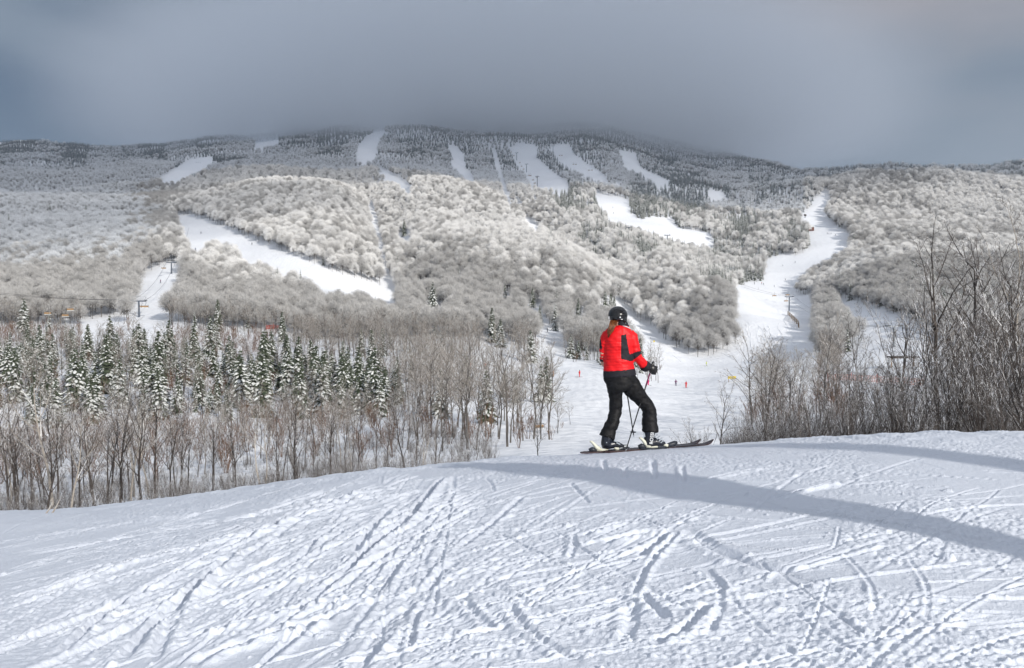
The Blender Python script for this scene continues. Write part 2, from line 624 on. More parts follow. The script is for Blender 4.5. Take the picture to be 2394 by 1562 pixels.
# the open ski runs, as polygons on the slopes (photo pixels of their visible snow)
RUNS = [
    [(408, 502), (440, 503), (520, 530), (590, 560), (660, 590), (720, 612), (760, 630), (820, 650), (880, 665), (925, 680), (935, 697), (880, 688), (830, 672), (780, 672), (750, 680), (735, 655), (700, 632), (640, 625), (600, 600), (560, 585), (540, 568), (505, 553), (475, 567), (458, 588), (440, 560)],
    [(400, 612), (432, 625), (405, 655), (385, 690), (396, 740), (396, 758), (340, 752), (275, 752), (275, 765), (190, 768), (190, 752), (240, 742), (300, 740), (335, 700), (318, 668), (330, 645)],
    [(868, 466), (884, 520), (899, 580), (909, 640), (934, 692), (914, 692), (895, 640), (885, 580), (869, 520), (859, 478)],
    [(372, 424), (400, 400), (440, 374), (500, 366), (485, 385), (452, 405), (410, 422)],
    [(592, 338), (600, 331), (652, 325), (650, 332), (605, 344)],
    [(834, 376), (836, 340), (860, 318), (880, 304), (900, 303), (886, 330), (880, 350), (872, 374)],
    [(875, 385), (900, 398), (950, 428), (970, 448), (950, 445), (900, 408)],
    [(1046, 338), (1062, 340), (1076, 352), (1087, 366), (1085, 386), (1098, 402), (1112, 425), (1095, 422), (1075, 405), (1053, 380), (1066, 368), (1054, 352)],
    [(1150, 348), (1159, 350), (1178, 420), (1200, 490), (1192, 490), (1165, 410)],
    [(1190, 490), (1240, 515), (1264, 530), (1262, 541), (1238, 525)],
    [(1192, 345), (1215, 335), (1250, 338), (1257, 347), (1250, 362), (1262, 377), (1290, 400), (1326, 425), (1332, 440), (1280, 438), (1240, 430), (1225, 402), (1208, 380)],
    [(1285, 338), (1332, 338), (1338, 355), (1358, 375), (1392, 395), (1422, 420), (1450, 427), (1462, 436), (1400, 416), (1350, 400), (1308, 372)],
    [(1447, 350), (1488, 360), (1490, 380), (1506, 398), (1532, 408), (1572, 428), (1540, 427), (1513, 413), (1498, 400), (1463, 390)],
    [(1655, 447), (1682, 447), (1702, 459), (1665, 463)],
    [(1388, 450), (1420, 458), (1470, 465), (1476, 500), (1500, 516), (1520, 508), (1572, 510), (1576, 522), (1592, 537), (1652, 542), (1672, 566), (1640, 569), (1600, 561), (1550, 547), (1500, 527), (1430, 517), (1408, 482)],
    [(1937, 444), (1902, 468), (1888, 498), (1866, 500), (1890, 525), (1893, 560), (1885, 592), (1862, 598), (1825, 595), (1795, 605), (1783, 628), (1800, 652), (1720, 668), (1712, 700), (1722, 760), (1730, 812), (1700, 838), (1640, 840), (1590, 820), (1545, 788), (1510, 758), (1478, 738), (1440, 695), (1412, 668), (1440, 712), (1480, 765), (1530, 800), (1560, 860), (1545, 890), (1600, 910), (1660, 905), (1740, 872), (1800, 840), (1905, 858), (1905, 780), (1900, 740), (1850, 702), (1836, 690), (1840, 675), (1862, 650), (1892, 625), (1950, 590), (1985, 570), (1987, 545), (1950, 525), (1925, 500), (1940, 462)],
    [(1550, 850), (1620, 838), (1730, 820), (1760, 838), (1720, 880), (1670, 920), (1620, 970), (1620, 1045), (1350, 1070), (1295, 960), (1285, 880), (1300, 862), (1400, 868), (1545, 890)],
    [(1225, 757), (1320, 785), (1330, 832), (1420, 858), (1420, 876), (1290, 872), (1060, 858), (1000, 850), (1180, 848), (1285, 850), (1305, 830), (1265, 785)],
    [(1934, 690), (1990, 705), (2047, 722), (2160, 760), (2240, 830), (2230, 900), (2060, 880), (1960, 850), (2000, 800), (2060, 785), (2070, 765), (1985, 720)],
]
RBOX = [(min(p[0] for p in r), max(p[0] for p in r), min(p[1] for p in r), max(p[1] for p in r)) for r in RUNS]


def in_runs(u, v):
    m = np.zeros(np.shape(u), bool)
    for r, b in zip(RUNS, RBOX):
        k = (u > b[0]) & (u < b[1]) & (v > b[2]) & (v < b[3])
        if k.any():
            m[k] |= inpoly(u[k], v[k], r)
    return m


# coarse terrain: valley, slopes and mountain, one sheet
td = np.r_[np.exp(np.linspace(math.log(14.2), math.log(4200), 460))]
tt = np.linspace(-0.95, 0.95, 480)
Tg, Dg = np.meshgrid(tt, td)
X = Tg * Dg
Y = Dg
Z = ground(X.ravel(), Y.ravel()).reshape(X.shape)
Z = Z - np.clip((18 - Y) / 4, 0, 1) * 0.02
# groomed and skied relief on the open runs
rel = fbm(X / 3.0, Y / 3.0, 2, 44) * 0.10
Z = Z + rel * np.clip((Y - 60) / 60, 0, 1)
V = np.stack([X, Y, Z], -1).reshape(-1, 3)
nx = len(tt)
ii, jj = np.meshgrid(np.arange(len(td) - 1), np.arange(nx - 1), indexing='ij')
a = (ii * nx + jj).ravel()
Q = np.stack([a, a + 1, a + nx + 1, a + nx], -1)
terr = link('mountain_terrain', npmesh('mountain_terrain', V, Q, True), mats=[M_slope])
tag(terr, kind='structure')
# slope snow: ski lines and grooming as fine relief
t_ = M_slope.node_tree
b_ = t_.nodes['Principled BSDF']
c_ = t_.nodes.new('ShaderNodeTexCoord')
wv = t_.nodes.new('ShaderNodeTexWave')
wv.inputs['Scale'].default_value = 0.16
wv.inputs['Distortion'].default_value = 9
wv.inputs['Detail'].default_value = 3
wv.inputs['Detail Scale'].default_value = 0.35
n_ = t_.nodes.new('ShaderNodeTexNoise')
n_.inputs['Scale'].default_value = 0.35
n_.inputs['Detail'].default_value = 6
t_.links.new(c_.outputs['Object'], wv.inputs['Vector'])
t_.links.new(c_.outputs['Object'], n_.inputs['Vector'])
ad_ = t_.nodes.new('ShaderNodeMath')
ad_.operation = 'MULTIPLY_ADD'
t_.links.new(wv.outputs['Fac'], ad_.inputs[0])
ad_.inputs[1].default_value = 0.05
t_.links.new(n_.outputs[0], ad_.inputs[2])
bp_ = t_.nodes.new('ShaderNodeBump')
bp_.inputs['Distance'].default_value = 1.0
bp_.inputs['Strength'].default_value = 0.6
t_.links.new(ad_.outputs[0], bp_.inputs['Height'])
t_.links.new(bp_.outputs[0], b_.inputs['Normal'])

# ------------------------------------------------------------------ foreground piste
NT, NDd = 1150, 560
tA = np.linspace(-0.70, 0.70, NT)
iv = np.linspace(1 / 3.1, 1 / 15.5, NDd)
dA = 1 / iv
# spread rows evenly enough near the brow
dA = np.interp(np.linspace(0, 1, NDd), np.linspace(0, 1, NDd), dA)
FT, FD = np.meshgrid(tA, dA)
FX = (FT * FD).ravel()
FY = FD.ravel()
FZ = fg_base(FX, FY)


def fgpt(u, v):
    t, g = pix2tg(u, v)
    d = np.linspace(3.0, DC + 1.0, 900)
    z = fg_base(t * d, d)
    hit = np.nonzero(z / d >= g)[0]
    i = hit[0] if len(hit) else len(d) - 1
    return np.array([t * d[i], d[i]])


H = fbm(FX / 2.6, FY / 2.6, 3, 21) * 0.05
H += fbm(FX / 0.5, FY / 0.5, 2, 23) * 0.004
rough = np.clip(fbm(FX / 1.3, FY / 1.3, 4, 31) * 4.0 + 0.45 + 0.25 * np.clip(FX / 3, -1, 1), 0, 1)


def track(pts, depth=0.03, width=0.05, berm=0.02, jag=0.35, side=1, seed=0):
    """cut a ski groove with a thrown-up edge along a polyline of world xy points"""
    global H, rough
    P = np.array(pts, float)
    # resample smoothly
    s = np.r_[0, np.cumsum(np.hypot(*np.diff(P, axis=0).T))]
    n = max(6, int(s[-1] / 0.25))
    q = np.linspace(0, s[-1], n)
    P = np.stack([smooth1(np.interp(q, s, P[:, 0]), 2), smooth1(np.interp(q, s, P[:, 1]), 2)], -1)
    pad = width * 6 + 0.1
    m = (FX > P[:, 0].min() - pad) & (FX < P[:, 0].max() + pad) & (FY > P[:, 1].min() - pad) & (FY < P[:, 1].max() + pad)
    idx = np.nonzero(m)[0]
    if not len(idx):
        return
    x = FX[idx]
    y = FY[idx]
    x = x + vnoise(x * 5, y * 5, seed) * width * 0.3
    best = np.full(len(idx), 1e9)
    sd = np.zeros(len(idx))
    al = np.zeros(len(idx))
    for k in range(n - 1):
        a_, b_2 = P[k], P[k + 1]
        ab = b_2 - a_
        L2 = ab @ ab + 1e-9
        tt_ = ((x - a_[0]) * ab[0] + (y - a_[1]) * ab[1]) / L2
        tc_ = np.clip(tt_, 0, 1)
        dx = x - a_[0] - tc_ * ab[0]
        dy = y - a_[1] - tc_ * ab[1]
        dd = np.hypot(dx, dy)
        kk = dd < best
        best[kk] = dd[kk]
        sd[kk] = np.sign(ab[0] * dy - ab[1] * dx)[kk]
        al[kk] = ((k + tc_) / (n - 1))[kk]
    fade = np.clip(al / 0.12, 0, 1) * np.clip((1 - al) / 0.12, 0, 1)
    sg = best * sd * side
    w1 = width
    groove = -depth * np.clip(1.25 - (best / w1) ** 2, 0, 1)
    bw = w1 * 0.9
    clump = np.clip(0.8 + vnoise(x * 14, y * 14, seed + 3) * jag * 1.6 + vnoise(x * 33, y * 33, seed + 8) * jag * 1.6, 0, 2)
    bermh = berm * np.exp(-((sg - w1 * 1.7) / bw) ** 2) * clump
    bermh += 0.35 * berm * np.exp(-((sg + w1 * 1.5) / (bw * 0.7)) ** 2) * clump
    H[idx] += (groove + bermh) * fade


major = [
    # traced (photo px), depth, width, berm
    ([(0, 1425), (150, 1375), (300, 1312), (430, 1290), (620, 1235), (760, 1195), (920, 1140)], .045, .06, .035),
    ([(0, 1400), (120, 1372), (260, 1315)], .03, .05, .03),
    ([(100, 1552), (200, 1470), (260, 1415), (340, 1370), (480, 1300), (600, 1250), (760, 1180), (900, 1130)], .05, .06, .04),
    ([(260, 1560), (340, 1480), (420, 1405), (500, 1330), (560, 1280)], .05, .075, .05),
    ([(350, 1562), (390, 1470), (450, 1380), (540, 1300)], .03, .06, .035),
    ([(800, 1340), (850, 1300), (900, 1250), (945, 1225), (1000, 1160), (1035, 1120)], .05, .06, .045),
    ([(820, 1300), (860, 1250), (920, 1180)], .045, .06, .03),
    ([(960, 1215), (1000, 1160), (1040, 1118)], .03, .04, .03),
    ([(1060, 1115), (1060, 1160), (1020, 1220)], .03, .04, .02),
    ([(960, 1230), (1020, 1195), (1130, 1145)], .02, .04, .02),
    ([(150, 1480), (260, 1430), (420, 1400), (560, 1360), (700, 1300)], .03, .05, .03),
    ([(80, 1390), (200, 1350), (320, 1310), (440, 1275)], .03, .05, .03),
    ([(400, 1500), (520, 1462), (640, 1430), (780, 1400), (960, 1390)], .035, .06, .035),
    ([(430, 1562), (520, 1510), (640, 1480), (800, 1440)], .04, .08, .05),
    ([(600, 1562), (680, 1500), (760, 1440), (860, 1400)], .03, .05, .03),
    ([(0, 1330), (140, 1300), (300, 1262), (460, 1225), (700, 1180)], .02, .05, .02),
    ([(0, 1290), (180, 1262), (380, 1222), (560, 1190)], .02, .05, .02),
    ([(520, 1270), (640, 1240), (800, 1200), (1000, 1140)], .03, .05, .035),
    ([(500, 1420), (640, 1360), (760, 1330)], .03, .06, .04),
    ([(1490, 1300), (1530, 1270), (1590, 1230)], .045, .055, .035),
    ([(1480, 1400), (1500, 1330), (1540, 1290), (1600, 1235)], .025, .035, .025),
    ([(1490, 1380), (1530, 1410), (1565, 1440)], .05, .05, .03),
    ([(1520, 1500), (1600, 1470), (1660, 1400)], .04, .05, .035),
    ([(1480, 1400), (1475, 1470), (1460, 1500)], .025, .06, .02),
    ([(1590, 1230), (1700, 1300), (1780, 1330), (1900, 1350)], .03, .10, .035),
    ([(1180, 1400), (1240, 1480), (1300, 1520), (1370, 1550)], .03, .05, .035),
    ([(1070, 1390), (1100, 1420), (1160, 1480)], .03, .05, .03),
    ([(1340, 1240), (1345, 1270), (1330, 1310)], .02, .03, .02),
    ([(1400, 1270), (1480, 1245), (1600, 1235)], .035, .07, .04),
    ([(1360, 1250), (1420, 1228), (1480, 1215)], .03, .05, .03),
    ([(1410, 1075), (1415, 1110)], .05, .045, .01),
    ([(1525, 1075), (1530, 1128)], .06, .05, .01),
    ([(1460, 1095), (1460, 1125)], .04, .05, .01),
    ([(1595, 1090), (1598, 1135)], .035, .04, .02),
    ([(1330, 1130), (1380, 1180)], .04, .03, .0),
    ([(1800, 1165), (1900, 1140), (1960, 1125)], .03, .05, .045),
    ([(1600, 1140), (1700, 1110), (1840, 1085)], .02, .05, .03),
    ([(1960, 1280), (2030, 1350), (2060, 1400), (2030, 1450)], .009, .022, .012),
    ([(2120, 1300), (2180, 1380), (2160, 1460)], .008, .022, .012),
    ([(1660, 1490), (1670, 1440), (1700, 1380), (1640, 1320)], .014, .035, .018),
    ([(960, 1530), (965, 1470), (980, 1420)], .02, .03, .02),
    ([(1000, 1090), (1100, 1085), (1200, 1078)], .015, .05, .015),
]
for k, (pp, de, wi, be) in enumerate(major):
    track([fgpt(u, v) for u, v in pp], de * (0.62 if pp[0][1] > 1140 else .35), wi * 0.6, be * 0.7, seed=k * 7, side=-1)
r2 = np.random.default_rng(77)
# sweeping runs of ski lines that gather towards the brow left of the skier
for k in range(190):
    u0 = r2.uniform(-250, 1000)
    v0 = r2.uniform(float(crest_v(u0)) + 12, 1620)
    e_u, e_v = r2.normal(1120, 110), r2.normal(1100, 12)
    q1 = r2.uniform(.25, .95)
    q0 = r2.uniform(0, max(.02, q1 - .3))
    bow = r2.normal(14, 16)
    pp = []
    for q in np.linspace(q0, q1, 7):
        uu_ = u0 + (e_u - u0) * q
        vv_ = v0 + (e_v - v0) * q - bow * math.sin(q * math.pi)
        vv_ = max(vv_, float(crest_v(uu_)) + 6)
        pp.append(fgpt(uu_, vv_))
    st_ = r2.random() < .22
    track(pp, r2.uniform(.009, .018) if st_ else r2.uniform(.003, .010), r2.uniform(.02, .04) if st_ else r2.uniform(.008, .022),
          r2.uniform(.008, .015) if st_ else r2.uniform(.002, .009), seed=700 + k, side=r2.choice([-1, 1], p=[.7, .3]))
for k in range(230):
    # fainter crossing lines, mostly rising to the right like the main ones
    u0 = r2.uniform(-150, 2450)
    v0 = r2.uniform(1090 if u0 > 900 else 1200, 1640)
    left = u0 < 1150
    p0 = fgpt(u0, v0)
    if left:
        ang = r2.normal(0.72, 0.24) if r2.random() < .8 else r2.normal(1.5, .6)
    else:
        ang = r2.choice([r2.normal(0.5, 0.3), r2.normal(2.3, 0.35)])
    ln = r2.uniform(1.0, 4.2) if left else r2.uniform(0.6, 2.6)
    c1 = r2.normal(0, 0.12)
    pts = [p0 + ln * s_ * np.array([math.cos(ang + c1 * s_), math.sin(ang + c1 * s_)]) for s_ in (0, .25, .5, .75, 1)]
    track(pts, r2.uniform(.002, .010), r2.uniform(.008, .022), r2.uniform(.002, .009), seed=200 + k, side=r2.choice([-1, 1]))
# thrown-up crumbs and churned snow
ch = np.clip(rough, 0.22, 1)
H += np.clip((FY - 8.0) / 2.5, 0, 1) * (np.clip(vnoise(FX * 3.1, FY * 2.6, 64), .05, .5) * 0.07 + np.abs(vnoise(FX * 8, FY * 6, 65)) * 0.022) * np.clip(np.hypot(FX - 1.9, (FY - 11) / 1.2) - 1.0, 0.15, 1)
H += ch * (np.abs(vnoise(FX * 9, FY * 9, 61)) * 0.006 + np.abs(vnoise(FX * 23, FY * 19, 62)) * 0.013 + vnoise(FX * 45, FY * 45, 63) * 0.013)
H += (1 - ch) * (vnoise(FX * 12, FY * 12, 71) * 0.002 + vnoise(FX * 40, FY * 40, 72) * 0.0012)
rd = np.abs(vnoise(FX * 3.2 + FY * 1.5, FY * 7, 81))
H += ch * np.clip(0.12 - rd, 0, 1) * 0.012
for k in range(900):
    u0 = r2.uniform(-100, 2480)
    v0 = r2.uniform(1080, 1600)
    if v0 < crest_v(u0) + 6:
        continue
    p0 = fgpt(u0, v0) + r2.normal(0, .02, 2)
    rr = r2.uniform(.006, .018) * (2.2 if r2.random() < .05 else 1)
    m = (np.abs(FX - p0[0]) < rr * 2) & (np.abs(FY - p0[1]) < rr * 2)
    dd = np.hypot(FX[m] - p0[0], FY[m] - p0[1]) / rr
    H[m] += rr * 0.75 * np.clip(1 - dd ** 2, 0, 1) ** 0.6 * (0.75 + vnoise(FX[m] * 40, FY[m] * 40, 91))
fadeH = np.clip((15.3 - FY) / 2.0, 0, 1)
# keep the piste calm right where the skier stands
FZ2 = FZ + (H - 0.012) * fadeH
piste_z = FZ2.reshape(FT.shape)
V = np.stack([FX, FY, FZ2], -1)
ii, jj = np.meshgrid(np.arange(NDd - 1), np.arange(NT - 1), indexing='ij')
a = (ii * NT + jj).ravel()
Q = np.stack([a, a + 1, a + NT + 1, a + NT], -1)
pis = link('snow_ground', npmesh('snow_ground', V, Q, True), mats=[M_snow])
tag(pis, kind='structure')
# the hilltop behind and beside the camera
g = Geo()
xs = np.linspace(-60, 60, 61)
ys = np.linspace(-60, 3.2, 33)
XX, YY = np.meshgrid(xs, ys)
tlim = 0.69
ZZ = fg_base(np.clip(XX, -2.1, 2.1), np.full(XX.shape, 3.2)) - 0.05 - 0.05 * np.hypot(XX / 10, 0)
ZZ = ZZ + 0.2 * fbm(XX / 8, YY / 8, 3, 3) * np.clip((3.2 - YY) / 4, 0, 1)
ii, jj = np.meshgrid(np.arange(32), np.arange(60), indexing='ij')
a = (ii * 61 + jj).ravel()
hb = link('hilltop_snow', npmesh('hilltop_snow', np.stack([XX, YY, ZZ], -1).reshape(-1, 3), np.stack([a, a + 1, a + 62, a + 61], -1), True), mats=[M_slope])
tag(hb, kind='structure')
# side flanks filling the wedges left and right of the piste
for sgn in (-1, 1):
    yy = np.linspace(3.2, 15.4, 25)
    oo = np.linspace(0, 1, 22)
    OO, YY = np.meshgrid(oo, yy)
    x0 = sgn * 0.695 * YY
    XX = x0 + sgn * OO * (60 - np.abs(x0))
    ZZ = fg_base(x0, YY) - 0.03 - OO * (60 - np.abs(x0)) * 0.12
    ii, jj = np.meshgrid(np.arange(24), np.arange(21), indexing='ij')
    a = (ii * 22 + jj).ravel()
    fl = link('flank_snow', npmesh('flank_snow', np.stack([XX, YY, ZZ], -1).reshape(-1, 3), np.stack([a, a + 1, a + 23, a + 22], -1), True), mats=[M_slope])
    tag(fl, kind='structure')


def pz(x, y):
    """height of the tracked snow at x, y"""
    t = x / y
    j = np.clip(int(round((t - tA[0]) / (tA[1] - tA[0]))), 0, NT - 1)
    i = int(np.argmin(np.abs(dA - y)))
    return float(piste_z[i, j])


# ------------------------------------------------------------------ tree builders
def unit(v_):
    return v_ / (np.linalg.norm(v_) + 1e-9)


def segs_mesh(name, S):
    """S rows: p0(3) p1(3) r0 r1 -> three-sided twigs"""
    S = np.asarray(S, float)
    p0, p1, r0, r1 = S[:, :3], S[:, 3:6], S[:, 6], S[:, 7]
    d = p1 - p0
    d /= np.linalg.norm(d, axis=1)[:, None] + 1e-9
    up = np.where(np.abs(d[:, 2:3]) < 0.9, np.array([[0, 0, 1.0]]), np.array([[1.0, 0, 0]]))
    a = np.cross(d, up)
    a /= np.linalg.norm(a, axis=1)[:, None] + 1e-9
    b = np.cross(a, d)
    n = len(S)
    V = np.zeros((n, 6, 3))
    for k in range(3):
        an = math.pi / 2 + 2 * math.pi * k / 3 + math.pi  # one flat side uppermost
        o_ = a * math.cos(an) + b * math.sin(an)
        V[:, k] = p0 + o_ * r0[:, None]
        V[:, 3 + k] = p1 + o_ * r1[:, None]
    base = (np.arange(n) * 6)[:, None]
    Q = np.concatenate([base + np.array([[k, (k + 1) % 3, 3 + (k + 1) % 3, 3 + k]]) for k in range(3)])
    return npmesh(name, V.reshape(-1, 3), Q, False)


def rotv(v_, ax, an):
    ax = unit(ax)
    return v_ * math.cos(an) + np.cross(ax, v_) * math.sin(an) + ax * np.dot(ax, v_) * (1 - math.cos(an))


def branch(rg, out_, p, d, ln, r, lev, cfg, maxlev):
    n = cfg['n'][lev]
    step = ln / n
    pts = [p]
    dirs = [d]
    cur = p
    for i in range(n):
        d = unit(d + rg.normal(0, cfg['wig'][lev], 3) + np.array([0, 0, cfg['up'][lev]]))
        nx_ = cur + d * step
        ra = r * (1 - i / n * cfg['tap'][lev])
        rb = r * (1 - (i + 1) / n * cfg['tap'][lev])
        out_[min(lev, len(out_) - 1)].append((*cur, *nx_, ra, rb))
        cur = nx_
        pts.append(cur)
        dirs.append(d)
    if lev >= maxlev:
        return
    nc = cfg['kids'][lev]
    for k in range(nc):
        f = cfg['from'][lev] + (1 - cfg['from'][lev]) * (k + rg.random()) / nc
        i = min(int(f * n), n - 1)
        fr = f * n - i
        q = pts[i] * (1 - fr) + pts[i + 1] * fr
        dd = dirs[i + 1]
        perp = np.cross(dd, rg.normal(0, 1, 3))
        if lev == 0:
            az = k * 2.4 + rg.random()
            perp = np.cross(dd, np.array([math.cos(az), math.sin(az), 0.05]))
        an = cfg['ang'][lev] * (1 + rg.normal(0, 0.2))
        cd = rotv(dd, perp, an)
        cl = ln * cfg['len'][lev] * (1 - 0.55 * f) * rg.uniform(0.75, 1.2)
        branch(rg, out_, q, cd, cl, max(r * cfg['rr'][lev] * (1 - 0.5 * f), cfg['rmin']), lev + 1, cfg, maxlev)


def bare_tree(seed, H=9.0, trunk_r=0.11, kids=(13, 7, 5, 3), spread=0.62, rmin=0.006, start=0.3, lens=(0.55, 0.5, 0.5, 0.6), up=0.10, ns=(9, 5, 3, 2, 1)):
    rg = np.random.default_rng(seed)
    cfg = dict(n=ns, wig=(0.07, 0.10, 0.12, 0.15, 0.2), up=(0.10, up, up * 0.6, 0.03, 0.0), tap=(0.85, 0.75, 0.7, 0.6, 0.5),
               kids=kids, ang=(spread, 0.62, 0.65, 0.65), len=lens, rr=(0.42, 0.5, 0.55, 0.6), rmin=rmin)
    cfg['from'] = (start, 0.2, 0.2, 0.15)
    outs = [[], [], []]
    branch(rg, outs, np.zeros(3), unit(np.array([rg.normal(0, .05), rg.normal(0, .05), 1])), H, trunk_r, 0, cfg, len(kids))
    return outs


def two_part(name, outs, m_trunk, m_crown):
    wood = segs_mesh(name + '_trunk', outs[0] + outs[1])
    wood.materials.append(m_trunk)
    crown = segs_mesh(name + '_crown', outs[2])
    crown.materials.append(m_crown)
    return wood, crown


# --- leafless trees close to the brow (30-75 m)
NEAR = []
for k, (H_, tr, ku, st, sp_) in enumerate([(9, .17, (10, 6, 5, 3), .34, .6), (8.5, .14, (11, 6, 4, 3), .28, .52), (10, .18, (11, 6, 4, 3), .38, .66),
                                           (7.5, .09, (10, 5, 4, 3), .3, .5), (8, .10, (10, 6, 4, 3), .42, .7), (9.5, .16, (11, 5, 5, 3), .3, .6)]):
    o_ = bare_tree(40 + k, H_, tr, ku, sp_, 0.0085, st)
    NEAR.append(two_part('bare_tree', o_, M_bark, M_twig if k % 2 else M_twigd) + (H_,))
for k in range(3):
    o_ = bare_tree(60 + k, 9.5, .13, (8, 6, 5, 3), .75, 0.0075, .42, (0.62, 0.55, 0.5, 0.6), .13)
    NEAR.append(two_part('birch_tree', o_, M_birch, M_twig) + (9.5,))


# --- multi-stemmed bushes
def bush(seed, H_, stems, lean=0.55, rmin=0.006, kids=(7, 5, 3)):
    rg = np.random.default_rng(seed)
    outs = [[], [], []]
    cfg = dict(n=(6, 4, 2, 1), wig=(0.06, 0.1, 0.15, 0.2), up=(0.07, 0.10, 0.05, 0.0), tap=(0.8, 0.7, 0.6, 0.5), kids=kids,
               ang=(0.42, 0.45, 0.55), len=(0.5, 0.5, 0.55), rr=(0.5, 0.55, 0.6), rmin=rmin)
    cfg['from'] = (0.22, 0.2, 0.1)
    for s_ in range(stems):
        az = rg.uniform(0, 2 * math.pi)
        l_ = rg.uniform(0.05, lean)
        branch(rg, outs, np.array([math.cos(az) * .15, math.sin(az) * .15, 0]) * rg.random(), unit(np.array([math.cos(az) * l_, math.sin(az) * l_, 1])),
               H_ * rg.uniform(0.7, 1.05), 0.028, 0, cfg, 3)
    return outs


BUSH = [two_part('bare_bush', bush(80, 4.0, 8, .6, .007, (6, 4, 3)), M_bark, M_twigd) + (4.0,), two_part('bare_bush', bush(81, 3.6, 9, .8, .007, (6, 4, 3)), M_bark, M_twigd) + (3.6,),
        two_part('bare_bush', bush(82, 4.6, 7, .65, .007, (6, 4, 3)), M_bark, M_twig) + (4.6,)]

# --- middle distance leafless trees (80-320 m): fewer, thicker twigs
MID = []
for k in range(5):
    o_ = bare_tree(100 + k, 9.5, .13, (12, 7, 5), (.65, .75, .85, .7, .8)[k], 0.014, (.3, .4, .35, .45, .35)[k], (0.5, 0.5, 0.5, 0.6), .05, (7, 4, 2, 1))
    MID.append(two_part('grey_tree', o_, M_trunk, M_midtwig) + (9.5,))
MIDB = []
for k in range(3):
    o_ = bush(120 + k, 3.6, 7, .7, 0.016, (5, 4, 2))
    MIDB.append(two_part('brown_bush', o_, M_brush, M_brush) + (3.6,))


# --- frosted crowns for the slopes (350 m and farther)
def frost_tree(seed, H_=12.0, n=1000, w_=0.085, ln=1.05, wide=3.4, limbs=True):
    rg = np.random.default_rng(seed)
    nc = 64
    ph = rg.uniform(0, 2 * math.pi, nc)
    cz = rg.uniform(-0.2, 1.0, nc)
    rad = np.sqrt(np.clip(1 - np.clip(cz, 0, 1) ** 2, 0.03, 1)) * rg.uniform(0.55, 1.0, nc)
    cc = np.stack([np.cos(ph) * rad * wide, np.sin(ph) * rad * wide, H_ * 0.56 + cz * H_ * 0.36], -1)
    k = rg.integers(0, nc, n)
    off = rg.normal(0, 1, (n, 3))
    off /= np.linalg.norm(off, axis=1)[:, None]
    off *= (rg.random(n) ** 0.45)[:, None] * np.array([1.75, 1.75, 1.35])
    c = cc[k] + off
    d = unit3(off * 0.8 + (c - np.array([0, 0, H_ * 0.35])) * 0.18 + rg.normal(0, 0.5, (n, 3)))
    sd = unit3(np.cross(d, rg.normal(0, 1, (n, 3))))
    L_ = ln * rg.uniform(0.6, 1.3, n)[:, None]
    W_ = w_ * rg.uniform(0.6, 1.3, n)[:, None]
    V = np.stack([c - d * L_ * 0.5 - sd * W_ * 0.5, c - d * L_ * 0.5 + sd * W_ * 0.5, c + d * L_ * 0.5], 1).reshape(-1, 3)
    T = np.arange(n * 3).reshape(-1, 3)
    G_ = Geo()
    G_.add(V, T, 0)
    # trunk and limbs; extra bark-dark twigs put shade into the lower crown
    S = [(0, 0, 0, 0, 0, H_ * 0.55, .13, .08)]
    for q in cc[::2]:
        m_ = q * np.array([.6, .6, 1]) - np.array([0, 0, H_ * .14])
        for e_ in range(5):
            t2 = m_ + rg.normal(0, .9, 3)
            S.append((*m_, *t2, .03, .02))
        S.append((0, 0, H_ * rg.uniform(.3, .5), *q, .05, .02))
    me = segs_mesh('tmp', S)
    Vt = np.zeros(len(me.vertices) * 3)
    me.vertices.foreach_get('co', Vt)
    Qt = np.zeros(len(me.loops), dtype=np.int32)
    me.loops.foreach_get('vertex_index', Qt)
    G_.add(Vt.reshape(-1, 3), Qt.reshape(-1, 4), 1)
    bpy.data.meshes.remove(me)
    return G_


def unit3(a):
    return a / (np.linalg.norm(a, axis=1)[:, None] + 1e-9)


def frost_mesh(name, seed, m, **kw):
    me = frost_tree(seed, **kw).build(name)
    me.materials.append(m)
    me.materials.append(M_trunk)
    return me


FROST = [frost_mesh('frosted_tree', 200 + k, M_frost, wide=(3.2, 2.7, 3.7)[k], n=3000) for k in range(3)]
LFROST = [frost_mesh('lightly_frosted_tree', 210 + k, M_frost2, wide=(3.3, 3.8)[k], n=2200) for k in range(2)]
CFROST = [frost_mesh('cold_frosted_tree', 220 + k, M_frostb, wide=(3.4, 4.0)[k], n=1500) for k in range(2)]


